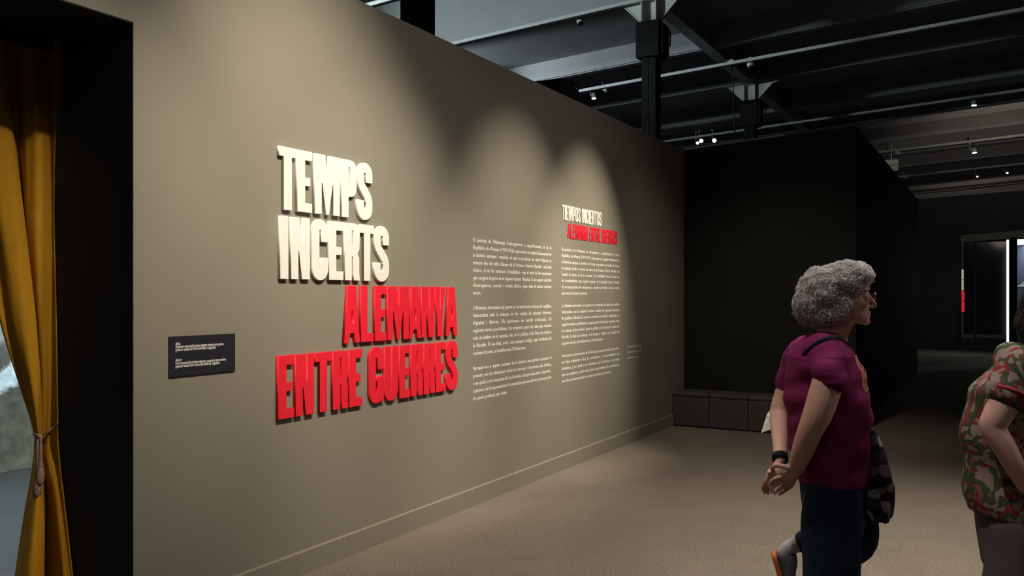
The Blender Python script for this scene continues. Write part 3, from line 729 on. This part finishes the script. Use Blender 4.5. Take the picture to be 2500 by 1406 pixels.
fg = MB(); limb(fg, [(-.05, 0, .03, .012), (.03, 0, .025, .03), (.12, 0, .03, .035), (.22, 0, .05, .02)], 4, 10); limb(fg, [(.0, 0, .03, .02), (.10, 0, .12, .02), (.18, 0, .19, .008)], 4, 8, 1.0)
fg.box(-.02, .16, -.02, .02, 0, .02)
link('body', fuse(fg, 'figurine_body', .008, 3), mat('white_porcelain', (.8, .8, .8), .3, nscale=9, namt=.02), sh)
ll = bpy.data.lights.new('case_lamp', 'AREA'); ll.energy = 22; ll.size = .8; ll.color = (.8, .9, 1)
lo = bpy.data.objects.new('case_lamp', ll); COL.objects.link(lo); lo.location = (a.x + .8, yV + .35, zt - .13)

# ------------------------------------------------------------------ people
M_skin = mat('warm_skin', (.50, .29, .215), .55, spec=.3, nscale=14, namt=.06)
M_skin2 = mat('rosy_skin', (.62, .36, .29), .55, spec=.3, nscale=14, namt=.06)
M_hair = mat('silver_grey_hair', (.62, .575, .55), .7, spec=.25, nscale=25, namt=.22)
M_dkhair = mat('dark_brown_hair', (.035, .025, .020), .6, spec=.3, nscale=25, namt=.3)
M_jeans = mat('dark_blue_denim', (.010, .020, .044), .85, spec=.15, nscale=12, namt=.25, bump=.1, bscale=300)
M_shoe = mat('grey_shoe_fabric', (.10, .10, .115), .8, nscale=20, namt=.15)
M_sole = mat('orange_sole', (.45, .13, .03), .6, nscale=20, namt=.1)
M_trouser = mat('mauve_grey_cloth', (.115, .090, .090), .85, spec=.1, nscale=8, namt=.15)
M_paper = mat('white_paper', (.75, .73, .68), .8, nscale=30, namt=.02)
M_eye = mat('eye_white', (.7, .68, .66), .2, nscale=4, namt=.02); M_iris = mat('dark_iris', (.03, .025, .02), .2, nscale=4, namt=.02)
M_lens = gm

def nodes_mat(name, rough=.85):
    m = bpy.data.materials.new(name); m.use_nodes = True; b = m.node_tree.nodes['Principled BSDF']
    b.inputs['Roughness'].default_value = rough; b.inputs['Specular IOR Level'].default_value = .12
    return m, m.node_tree, b
def shirt_mat():
    m, nt, b = nodes_mat('magenta_tshirt_with_chest_print')
    tc = nt.nodes.new('ShaderNodeTexCoord'); sep = nt.nodes.new('ShaderNodeSeparateXYZ'); nt.links.new(tc.outputs['Object'], sep.inputs[0])
    n = nt.nodes.new('ShaderNodeTexNoise'); n.inputs['Scale'].default_value = 22; nt.links.new(tc.outputs['Object'], n.inputs['Vector'])
    r = nt.nodes.new('ShaderNodeValToRGB'); e = r.color_ramp.elements; r.color_ramp.interpolation = 'CONSTANT'
    e[0].position = 0; e[0].color = (.60, .16, .08, 1); e[1].position = .55; e[1].color = (.62, .42, .34, 1); x = e.new(.40); x.color = (.05, .03, .06, 1); x = e.new(.46); x.color = (.60, .20, .12, 1)
    nt.links.new(n.outputs['Fac'], r.inputs['Fac'])
    def cmp(sock, thr, up):
        q = nt.nodes.new('ShaderNodeMath'); q.operation = 'GREATER_THAN' if up else 'LESS_THAN'; nt.links.new(sock, q.inputs[0]); q.inputs[1].default_value = thr; return q.outputs[0]
    def mul(a, b2):
        q = nt.nodes.new('ShaderNodeMath'); q.operation = 'MULTIPLY'; nt.links.new(a, q.inputs[0]); nt.links.new(b2, q.inputs[1]); return q.outputs[0]
    mask = mul(mul(cmp(sep.outputs['X'], .088, True), cmp(sep.outputs['Z'], 1.155, True)), mul(cmp(sep.outputs['Z'], 1.30, False), mul(cmp(sep.outputs['Y'], -.085, True), cmp(sep.outputs['Y'], .13, False))))
    n2 = nt.nodes.new('ShaderNodeTexNoise'); n2.inputs['Scale'].default_value = 9; nt.links.new(tc.outputs['Object'], n2.inputs['Vector'])
    r2 = nt.nodes.new('ShaderNodeValToRGB'); r2.color_ramp.elements[0].color = (.135, .011, .058, 1); r2.color_ramp.elements[1].color = (.175, .018, .078, 1); nt.links.new(n2.outputs['Fac'], r2.inputs['Fac'])
    mx = nt.nodes.new('ShaderNodeMix'); mx.data_type = 'RGBA'; nt.links.new(mask, mx.inputs['Factor']); nt.links.new(r2.outputs['Color'], mx.inputs['A']); nt.links.new(r.outputs['Color'], mx.inputs['B'])
    nt.links.new(mx.outputs['Result'], b.inputs['Base Color'])
    return m
def floral_mat():
    m, nt, b = nodes_mat('floral_print_blouse')
    tc = nt.nodes.new('ShaderNodeTexCoord')
    wn = nt.nodes.new('ShaderNodeTexNoise'); wn.inputs['Scale'].default_value = 6; nt.links.new(tc.outputs['Object'], wn.inputs['Vector'])
    ad = nt.nodes.new('ShaderNodeMix'); ad.data_type = 'RGBA'; ad.blend_type = 'ADD'; ad.inputs['Factor'].default_value = .2
    nt.links.new(tc.outputs['Object'], ad.inputs['A']); nt.links.new(wn.outputs['Color'], ad.inputs['B'])
    v = nt.nodes.new('ShaderNodeTexVoronoi'); v.inputs['Scale'].default_value = 38; nt.links.new(ad.outputs['Result'], v.inputs['Vector'])
    sp = nt.nodes.new('ShaderNodeSeparateColor'); nt.links.new(v.outputs['Color'], sp.inputs[0])
    r = nt.nodes.new('ShaderNodeValToRGB'); r.color_ramp.interpolation = 'CONSTANT'; e = r.color_ramp.elements
    e[0].position = 0; e[0].color = (.06, .075, .035, 1); e[1].position = .82; e[1].color = (.26, .19, .165, 1)
    for pos, cc in ((.24, (.045, .065, .03, 1)), (.40, (.22, .03, .04, 1)), (.60, (.25, .22, .17, 1)), (.72, (.26, .09, .085, 1))):
        x = e.new(pos); x.color = cc
    nt.links.new(sp.outputs[0], r.inputs['Fac']); nt.links.new(r.outputs['Color'], b.inputs['Base Color'])
    return m
def plaid_mat():
    m, nt, b = nodes_mat('black_and_mauve_patterned_bag_cloth', .7)
    tc = nt.nodes.new('ShaderNodeTexCoord'); ck = nt.nodes.new('ShaderNodeTexVoronoi'); ck.inputs['Scale'].default_value = 22
    nt.links.new(tc.outputs['Object'], ck.inputs['Vector']); sp = nt.nodes.new('ShaderNodeSeparateColor'); nt.links.new(ck.outputs['Color'], sp.inputs[0])
    r = nt.nodes.new('ShaderNodeValToRGB'); r.color_ramp.interpolation = 'CONSTANT'; e = r.color_ramp.elements
    e[0].position = 0; e[0].color = (.012, .011, .016, 1); e[1].position = .66; e[1].color = (.10, .072, .080, 1); x = e.new(.9); x.color = (.20, .165, .18, 1); x = e.new(.4); x.color = (.03, .02, .03, 1)
    nt.links.new(sp.outputs[1], r.inputs['Fac']); nt.links.new(r.outputs['Color'], b.inputs['Base Color']); return m

# ---- woman with silver hair
T1 = 3.6; K1 = FPX / T1; RX = 2030.0
def W(px, py, bb, r=None):
    q = frame_pt(px, py, bb, A1, R1); return q if r is None else (*q, r)
A1 = math.atan((RX - CX) / FPX); R1 = T1 / math.cos(A1)      # local frame: y runs along the line of sight to the person
def frame_pt(px, py, bb, a0, r0):
    al = math.atan((px - CX) / FPX) - a0; tt = (r0 + bb) / math.cos(al) * math.cos(al + a0)
    return ((r0 + bb) * math.tan(al), bb, H - (py - HOR) / FPX * tt)
base = cam2w((RX - CX) / K1, T1, 0)
pw = empty('person', 'person with curly silver hair, magenta T-shirt and jeans, hands clasped behind the back', 'person', base, TH - A1)
body = MB()
# torso core and neck (mostly under the shirt)
body.loft([(.0, 0, .70, .12, .15), (.0, 0, .85, .13, .16), (-.015, 0, 1.05, .14, .155), (-.02, 0, 1.2, .125, .165), (-.03, 0, 1.29, .10, .165), (-.02, 0, 1.35, .06, .10), (-.0, 0, 1.40, .05, .06)])
limb(body, [(-.015, 0, 1.33, .075), (.012, 0, 1.40, .060), (.045, 0, 1.47, .055), (.06, 0, 1.54, .055)], 4, 18)
# head
HS = [(1.428, .105, .140, .024), (1.436, .085, .148, .034), (1.455, .035, .150, .048), (1.475, .0, .146, .058), (1.50, -.03, .148, .066), (1.53, -.045, .147, .071), (1.555, -.050, .142, .074), (1.585, -.050, .150, .076), (1.615, -.042, .144, .073), (1.640, -.022, .122, .060), (1.655, .005, .098, .042), (1.662, .03, .075, .02)]
body.loft([((a0 + a1) / 2, 0, z, (a1 - a0) / 2, hw) for z, a0, a1, hw in HS], 28)
limb(body, [(.136, 0, 1.562, .008), (.152, 0, 1.535, .009), (.168, 0, 1.509, .0095), (.160, 0, 1.500, .009)], 4, 10)       # nose
body.ball((.154, .009, 1.502), .010, .007, .007); body.ball((.154, -.009, 1.502), .010, .007, .007)
body.ball((.142, 0, 1.477), .013, .024, .007); body.ball((.140, 0, 1.463), .013, .022, .008); body.ball((.136, 0, 1.437), .016, .02, .014)  # lips, chin
for sg in (-1, 1):
    body.ball((.128, sg * .034, 1.572), .018, .026, .007)      # brow
    body.ball((.120, sg * .045, 1.510), .02, .02, .018)       # cheek
    body.ball((.036, sg * .074, 1.532), .018, .010, .030)       # ear
# arms
limb(body, [W(2008, 866, -.150, .048), W(2020, 890, -.190, .052), W(2022, 925, -.215, .060), W(2000, 1000, -.235, .058), W(1979, 1048, -.235, .049), W(1958, 1105, -.205, .043), W(1944, 1146, -.165, .030)], 5, 18)
limb(body, [W(1962, 868, .150, .048), W(1925, 945, .185, .050), W(1905, 1000, .165, .044), W(1902, 1018, .14, .040), W(1904, 1060, .06, .037), W(1905, 1118, -.06, .027)], 5, 18)
# right (near) hand gripping the left one
for kn_ in (W(1909, 1164, -.165, .014), W(1914, 1174, -.155, .014), W(1920, 1183, -.14, .013), W(1928, 1188, -.12, .012)):
    limb(body, [W(1942, 1150, -.160, .019), tuple((np.array(W(1940, 1158, -.16)) * .5 + np.array(kn_[:3]) * .5)) + (.0165,), kn_], 4, 12)
body.ball(W(1893, 1156, -.105), .030, .028, .034); limb(body, [W(1941, 1152, -.165, .020), W(1926, 1163, -.160, .023), W(1913, 1172, -.152, .015)], 4, 12)
for fng in ([(1909, 1164, -.165, .0105), (1893, 1168, -.178, .0095), (1881, 1178, -.165, .0085), (1878, 1186, -.135, .0075)],
            [(1914, 1174, -.155, .0105), (1897, 1182, -.168, .0095), (1885, 1191, -.155, .0085), (1882, 1197, -.125, .0075)],
            [(1920, 1183, -.140, .0100), (1905, 1193, -.152, .0090), (1894, 1201, -.138, .0080), (1891, 1205, -.110, .0070)],
            [(1928, 1188, -.120, .0090), (1916, 1198, -.130, .0080), (1906, 1205, -.118, .0070), (1903, 1207, -.095, .0062)],
            [(1938, 1150, -.170, .0140), (1918, 1140, -.185, .0120), (1897, 1136, -.165, .0100), (1884, 1143, -.135, .0085)]):
    limb(body, [W(*f) for f in fng], 4, 10)
# left (far) hand hanging inside the grip
for kn_ in (W(1877, 1160, -.125, .0125), W(1883, 1166, -.108, .0125), W(1890, 1170, -.090, .012), W(1897, 1172, -.073, .011)):
    limb(body, [W(1904, 1124, -.075, .018), W(1893, 1145, -.095, .016), kn_], 4, 12)
for fng in ([(1877, 1160, -.125, .0100), (1869, 1174, -.13, .0090), (1864, 1187, -.125, .0082), (1862, 1196, -.115, .0070)],
            [(1883, 1166, -.108, .0100), (1873, 1182, -.108, .0092), (1867, 1195, -.10, .0082), (1867, 1204, -.09, .0070)],
            [(1890, 1170, -.090, .0098), (1880, 1187, -.088, .0088), (1874, 1198, -.078, .0080), (1875, 1206, -.065, .0068)],
            [(1897, 1172, -.073, .0088), (1889, 1187, -.068, .0080), (1884, 1197, -.06, .0072), (1884, 1203, -.05, .0062)],
            [(1899, 1134, -.095, .0130), (1885, 1146, -.125, .0105), (1876, 1154, -.15, .0085)]):
    limb(body, [W(*f) for f in fng], 4, 10)
link('body', fuse(body, 'body', .0038, 5), M_skin, pw)
# T-shirt
sh_ = MB()
sh_.loft([(.008, .0, .765, .150, .190), (.006, 0, .80, .153, .192), (-.004, 0, .90, .162, .190), (-.012, 0, 1.0, .170, .190), (-.016, 0, 1.10, .174, .196), (-.026, 0, 1.20, .165, .203), (-.036, 0, 1.26, .150, .206), (-.040, 0, 1.30, .134, .200), (-.040, 0, 1.335, .112, .172), (-.032, 0, 1.362, .088, .120), (-.022, 0, 1.385, .070, .078), (-.020, 0, 1.395, .062, .066)], 40)
limb(sh_, [W(2004, 860, -.12, .080), W(2020, 880, -.180, .071), W(2026, 905, -.212, .069), (*W(2027, 921, -.220), .071)], 5, 22)
limb(sh_, [W(1968, 862, .13, .080), W(1945, 895, .175, .072), (*W(1928, 935, .19), .066)], 5, 22)
so = link('tshirt', fuse(sh_, 'tshirt', .0055, 4), shirt_mat(), pw)
displace(so.data, lambda x, y, z: .0045 * np.sin(26 * x + 34 * z + 9 * y) * np.where(z < 1.3, 1, .3) + .003 * np.sin(60 * z - 25 * x))   # soft cloth folds
# jeans
jn = MB()
jn.loft([(.012, 0, .56, .115, .175), (.012, 0, .68, .135, .182), (.010, 0, .775, .142, .182), (.008, 0, .82, .142, .182), (.008, 0, .88, .132, .172)], 32)
limb(jn, [(.012, -.085, .74, .115), (-.002, -.09, .60, .120), (.0, -.09, .45, .115), (-.005, -.09, .28, .110), (-.01, -.09, .10, .108), (-.01, -.09, .055, .110)], 5, 22)
limb(jn, [(.03, .095, .74, .105), (.075, .10, .62, .108), W(2092, 1318, .10, .085), W(2050, 1345, .10, .075), W(2000, 1338, .10, .064), W(1968, 1322, .10, .052)], 5, 22)
link('jeans', fuse(jn, 'jeans', .007, 5), M_jeans, pw)
def shoe(heel, toe, up, nm='shoe'):
    """a low shoe: heel point, toe point (both on the sole) and the up direction"""
    h_, t_ = Vector(heel), Vector(toe); d = t_ - h_; u = (Vector(up) - d * Vector(up).dot(d) / d.length_squared).normalized()
    f = d.normalized(); sd = f.cross(u); Lh = d.length
    up_ = MB(); so_ = MB()
    prof = [(.0, .030, .055), (.12, .036, .085), (.30, .037, .080), (.5, .040, .060), (.72, .046, .042), (.9, .040, .030), (1.0, .020, .018)]
    def ring(mb, secs):
        v = []; fc = []; n = 14
        for (q, hw, z0, z1) in secs:
            for j in range(n):
                a = 2 * math.pi * j / n
                v.append(h_ + f * (q * Lh) + sd * (hw * math.cos(a)) + u * ((z0 + z1) / 2 + (z1 - z0) / 2 * math.copysign(abs(math.sin(a)) ** .7, math.sin(a))))
        for i in range(len(secs) - 1):
            for j in range(n): fc.append((i * n + j, i * n + (j + 1) % n, (i + 1) * n + (j + 1) % n, (i + 1) * n + j))
        fc.append(tuple(range(n))[::-1]); m = (len(secs) - 1) * n; fc.append(tuple(range(m, m + n))); mb.add(v, fc)
    ring(up_, [(q, hw, .020, .020 + hh) for q, hw, hh in prof]); ring(so_, [(q, hw + .005, 0, .026) for q, hw, hh in prof])
    s = up_.build(nm, M_shoe, pw, True); so_.build('sole', M_sole, s, True)
shoe((-.09, -.09, .0), (.17, -.095, .0), (0, 0, 1))
hl, tl = W(1882, 1350, .10), W(1916, 1462, .10)
shoe(hl, tl, (1, 0, .35))
ck = MB(); limb(ck, [W(1962, 1322, .10, .036), W(1930, 1336, .10, .034), W(1915, 1352, .10, .034)], 4, 14); ck.build('sock', mat('pale_grey_sock', (.40, .37, .38), .9, nscale=30, namt=.1), pw, True)
# eyes and glasses
for sg in (-1, 1):
    eb = MB().ball((.1335, sg * .032, 1.548), .0115, .0125, .0115).build('eye', M_eye, pw, True); MB().ball((.1415, sg * .032, 1.548), .0045, .006, .006).build('iris', M_iris, eb, True)
gl = MB()
for sg in (-1, 1):
    gl.tube([(.172 - abs(math.cos(a)) * .003, sg * .034 + .024 * math.cos(a), 1.545 + .017 * math.sin(a)) for a in np.linspace(0, 2 * math.pi, 22)], .0016, 6, caps=False)
    gl.tube([(.166, sg * .058, 1.552), (.12, sg * .072, 1.552), (.05, sg * .078, 1.550)], .0018, 6)
gl.tube([(.172, -.010, 1.550), (.175, 0, 1.553), (.172, .010, 1.550)], .0016, 6)
gf = gl.build('eyeglasses', mat('copper_wire', (.28, .15, .12), .35, metal=.7, nscale=9, namt=.1), pw, True)
for sg in (-1, 1):
    lz = MB(); lz.prism([(sg * .034 + .022 * math.cos(a), 1.545 + .0155 * math.sin(a)) for a in np.linspace(0, 2 * math.pi, 20, endpoint=False)], 'x', .1705, .1715)
    lz.build('lens', M_lens, gf)
# curly hair
def hair(parent, lobes, m, ncurl, seed, curl_r=.010, length=.06, thick=.0011, stuff=True, skip=None, amp=1.0):
    r_ = np.random.default_rng(seed); hb = MB()
    for c_, rx, ry, rz in lobes: hb.ball(c_, rx * .96, ry * .96, rz * .96, 20, 14)
    me = fuse(hb, 'hair', .008, 5)
    P, N = displace(me, lambda x, y, z: (.006 * np.sin(70 * x + 3 * np.sin(60 * z)) * np.sin(75 * z + 20 * y) + .004 * np.sin(130 * y + 90 * z)) * amp)
    ho = link('hair', me, m, parent)
    idx = r_.integers(0, len(P), ncurl)
    if skip is not None: idx = idx[~skip(P[idx])]
    p, n = P[idx], N[idx]; M = len(idx)
    def unit(a): return a / (np.linalg.norm(a, axis=-1, keepdims=True) + 1e-9)
    td = unit(np.cross(n, r_.normal(size=(M, 3)))) * .8 + np.array((0, 0, -.35)); b2 = unit(np.cross(n, td))
    ph = r_.uniform(0, 6.28, (M, 1)); cr = curl_r * r_.uniform(.5, 1.3, (M, 1)); ln = length * r_.uniform(.4, 1.1, (M, 1)); tu = r_.uniform(.8, 2.0, (M, 1))
    pts = []
    for k in range(9):
        s_ = k / 8; a = ph + tu * 6.28 * s_
        pts.append(p + td * ln * (s_ - .3) * .8 + n * (cr * (np.cos(a) + .55) * amp + .006 * s_ * amp) + b2 * cr * np.sin(a))
    rings = []
    for k in range(9):
        d = unit(pts[min(k + 1, 8)] - pts[max(k - 1, 0)]); u = unit(np.cross(d, n)); v2 = np.cross(d, u); th = thick * (1 - .6 * abs(k / 8 - .4))
        for j in range(3):
            a = 2.094 * j; rings.append(pts[k] + (u * math.cos(a) + v2 * math.sin(a)) * th)
    V = np.stack(rings, 1).reshape(-1, 3).tolist()            # 27 vertices per curl
    one = [(k * 3 + j, k * 3 + (j + 1) % 3, k * 3 + 3 + (j + 1) % 3, k * 3 + 3 + j) for k in range(8) for j in range(3)]
    F = (np.array(one)[None] + (np.arange(M) * 27)[:, None, None]).reshape(-1, 4).tolist()
    me2 = bpy.data.meshes.new('curls'); me2.from_pydata(V, [], F); me2.polygons.foreach_set('use_smooth', [True] * len(me2.polygons))
    co_ = link('curls', me2, m, ho); co_['kind'] = 'stuff'; return ho
lob = [(W(2018, 712, 0), .110, .105, .105), (W(2058, 688, 0), .092, .098, .072), (W(1985, 742, 0), .068, .095, .082), (W(2018, 758, .0), .072, .098, .062), (W(2096, 670, 0), .050, .080, .042), (W(2066, 668, 0), .055, .075, .048), (W(2004, 706, 0), .070, .09, .074), (W(2052, 745, -.066), .034, .026, .052), (W(2052, 745, .066), .034, .026, .052), (W(1998, 772, 0), .046, .08, .030)]
hair(pw, lob, M_hair, 9000, 3, curl_r=.007, length=.05, thick=.0009)
# wristband on the far arm
p0 = Vector(W(1904, 1112, -.052)); p1 = Vector(W(1905, 1124, -.073))
MB().tube([p0, (p0 + p1) / 2, p1], [.0335, .034, .032], 20, caps=False).build('wristband', M_blackmetal, pw, True)

# bag worn in front, with its strap over the near shoulder
bg = empty('shoulder_bag', 'dark patterned cloth bag hanging in front of the silver haired person', 'bag', base, TH - A1)
bm_ = MB()
bm_.loft([(*W(2132, 1266, .02), .066, .088), (*W(2134, 1258, .02), .071, .094), (*W(2135, 1225, .02), .074, .10), (*W(2138, 1180, .02), .074, .095), (*W(2130, 1120, .02), .052, .085), (*W(2122, 1075, .02), .032, .07), (*W(2116, 1045, .02), .020, .05)], 26)
limb(bm_, [W(2130, 1060, -.03, .018), W(2143, 1110, -.05, .028), W(2157, 1165, -.05, .030), W(2163, 1172, -.05, .024)], 4, 12)
limb(bm_, [W(2144, 1140, .02, .02), W(2156, 1200, .01, .032), W(2160, 1228, .0, .026)], 4, 12)
me = fuse(bm_, 'bag_body', .006, 4)
displace(me, lambda x, y, z: .004 * np.sin(90 * x + 40 * y + 25 * z))
link('pouch', me, plaid_mat(), bg)
sg = MB(); q = crom([W(2072, 846, -.075), W(2052, 826, -.105), W(2020, 828, -.135), W(1988, 842, -.140), W(1960, 866, -.120)], 6)
from mathutils.bvhtree import BVHTree
bv = BVHTree.FromPolygons([tuple(v.co) for v in so.data.vertices], [tuple(p.vertices) for p in so.data.polygons])
eye = Vector((0, -R1, H)); pts = []
for a in q:                                     # lay the strap on the shirt
    d = (Vector(a) - eye).normalized(); hit = bv.ray_cast(eye, d)[0]
    pts.append(hit - d * .003 if hit is not None else Vector(a))
sg.tube(pts, [.004 + .008 * math.sin(math.pi * (i + 1) / (len(pts) + 1)) for i in range(len(pts))], 10, .5, up=(0, -.5, .8)); sg.build('strap', mat('black_webbing', (.012, .010, .014), .8, nscale=40, namt=.2), bg, True)

# folded leaflet by the far elbow
lf = empty('leaflet', 'folded white leaflet tucked behind the arm of the silver haired person', 'leaflet', base, TH - A1)
a, b_, c_, d_ = W(1893, 986, .20), W(1897, 1042, .16), W(1858, 1057, .20), W(1873, 1010, .23)
a2, b2, c2, d2 = [tuple(np.array(q) + np.array((.004, .012, .003))) for q in (a, b_, c_, d_)]
MB().add([a, b_, c_, d_, a2, b2, c2, d2], [(0, 1, 2, 3), (7, 6, 5, 4), (0, 4, 5, 1), (1, 5, 6, 2), (2, 6, 7, 3), (3, 7, 4, 0)]).build('sheet', M_paper, lf)
def lerp(p, q, t): return tuple(np.array(p) * (1 - t) + np.array(q) * t)
for t0, t1 in ((.25, .34), (.55, .62)):
    e_ = [lerp(a, b_, t0), lerp(d_, c_, t0), lerp(d_, c_, t1), lerp(a, b_, t1)]
    MB().add([tuple(np.array(q) + np.array((-.001, -.003, .001))) for q in e_], [(0, 1, 2, 3)]).build('print_band', M_fixture, lf)

# ---- second person at the right edge
T2 = 3.4; K2 = FPX / T2; RX2 = 2450.0
def Q(px, py, bb, r=None):
    q = frame_pt(px, py, bb, A2, R2); return q if r is None else (*q, r)
A2 = math.atan((RX2 - CX) / FPX); R2 = T2 / math.cos(A2)
base2 = cam2w((RX2 - CX) / K2, T2, 0)
p2 = empty('person', 'person in floral blouse with bent arm, cut off by the right picture edge', 'person', base2, TH - A2)
bd = MB()
bd.loft([(.03, 0, .60, .12, .15), (.03, 0, .8, .13, .16), (.02, 0, 1.0, .12, .15), (.04, 0, 1.15, .11, .16), (.08, 0, 1.25, .09, .15), (.11, 0, 1.30, .06, .08)])
limb(bd, [(.10, 0, 1.26, .06), (.13, 0, 1.34, .055), (.155, 0, 1.42, .055)], 4, 16)
bd.loft([(.19 + a0, 0, z, ra, rb) for z, a0, ra, rb in ((1.365, .03, .035, .03), (1.39, .01, .07, .055), (1.43, .0, .09, .068), (1.48, -.01, .098, .075), (1.53, -.01, .098, .074), (1.565, -.01, .075, .055), (1.585, -.01, .03, .025))], 24)
limb(bd, [(.275, 0, 1.49, .010), (.30, 0, 1.45, .013), (.288, 0, 1.44, .011)], 4, 10); bd.ball((.272, 0, 1.41), .014, .024, .010)
for sg in (-1, 1): bd.ball((.18, sg * .074, 1.47), .018, .010, .03)
limb(bd, [Q(2482, 905, -.17, .060), Q(2462, 965, -.215, .056), Q(2432, 1020, -.24, .050), Q(2424, 1044, -.245, .045), Q(2448, 1085, -.245, .042), Q(2478, 1140, -.235, .036), Q(2502, 1186, -.215, .028)], 5, 18)
limb(bd, [Q(2490, 900, .17, .058), Q(2500, 980, .22, .052), Q(2490, 1050, .24, .044), Q(2520, 1110, .22, .038), Q(2548, 1180, .20, .028)], 5, 18)
for sgn, wx in ((-1, (2502, 1186, -.215)), (1, (2548, 1180, .20))):
    for j, (dx, dy) in enumerate(((.0, .0), (6, -4), (12, -9), (-5, 5))):
        limb(bd, [Q(wx[0], wx[1], wx[2], .02), Q(wx[0] + 18 + dx * .6, wx[1] + 24 + dy * .5, wx[2] + sgn * .005, .015), Q(wx[0] + 26 + dx, wx[1] + 38 + dy, wx[2] + sgn * .004, .0105), Q(wx[0] + 34 + dx, wx[1] + 54 + dy, wx[2] - sgn * .01, .0095), Q(wx[0] + 36 + dx, wx[1] + 66 + dy, wx[2] - sgn * .03, .008)], 3, 10)
    limb(bd, [Q(wx[0] + 4, wx[1] + 6, wx[2], .016), Q(wx[0] + 26, wx[1] + 8, wx[2] - sgn * .02, .012), Q(wx[0] + 40, wx[1] + 22, wx[2] - sgn * .03, .009)], 3, 10)
link('body', fuse(bd, 'body', .0048, 5), M_skin2, p2)
bl = MB()
bl.loft([(.035, 0, .69, .170, .195), (.030, 0, .74, .172, .195), (.015, 0, .86, .162, .185), (.005, 0, .98, .160, .180), (.010, 0, 1.08, .158, .188), (.030, 0, 1.17, .148, .196), (.055, 0, 1.24, .128, .190), (.080, 0, 1.285, .098, .150), (.10, 0, 1.315, .070, .085)], 36)
limb(bl, [Q(2478, 885, -.12, .080), Q(2474, 915, -.18, .078), (*Q(2464, 955, -.212), .076)], 5, 20)
limb(bl, [Q(2485, 885, .12, .080), Q(2492, 915, .18, .076), (*Q(2498, 960, .215), .072)], 5, 20)
bo = link('blouse', fuse(bl, 'blouse', .006, 4), floral_mat(), p2)
displace(bo.data, lambda x, y, z: .007 * np.sin(30 * z + 20 * x + 8 * y) + .006 * np.sin(18 * x + 14 * y) * (1.3 - z))
cf = MB(); 
for rz in (0,): 
    q0 = Vector(Q(2464, 955, -.212)); q1 = Vector(Q(2461, 963, -.216)); cf.tube([q0, q1], .0785, 22, caps=False)
cf.build('sleeve_trim', mat('red_binding', (.30, .03, .05), .8, nscale=20, namt=.1), p2, True)
tr = MB()
tr.loft([(.05, 0, .48, .13, .17), (.045, 0, .62, .145, .182), (.04, 0, .76, .15, .18), (.035, 0, .84, .14, .17)], 30)
limb(tr, [(.05, -.09, .66, .115), (.05, -.09, .50, .118), (.03, -.09, .35, .118), (.0, -.09, .20, .120), (-.03, -.09, .06, .122)], 5, 20)
limb(tr, [(.06, .09, .66, .115), (.10, .09, .48, .11), (.16, .09, .30, .10), (.20, .09, .06, .105)], 5, 20)
link('trousers', fuse(tr, 'trousers', .008, 5), M_trouser, p2)
for (x, y) in ((-.03, -.09), (.20, .09)):
    s2 = MB(); s2.loft([(x + .03, y, .0, .13, .045), (x + .03, y, .03, .13, .045), (x + .02, y, .06, .10, .04), (x, y, .09, .05, .036)], 18); s2.build('shoe', M_shoe, p2, True)
for sg in (-1, 1):
    eb = MB().ball((.268, sg * .032, 1.485), .011, .0125, .011).build('eye', M_eye, p2, True); MB().ball((.2765, sg * .032, 1.485), .004, .006, .006).build('iris', M_iris, eb, True)
hair(p2, [((.165, 0, 1.51), .110, .100, .092), ((.11, 0, 1.45), .070, .09, .085), ((.16, -.07, 1.43), .05, .028, .07), ((.16, .07, 1.43), .05, .028, .07)], M_dkhair, 1800, 9, curl_r=.004, length=.09, amp=.5)
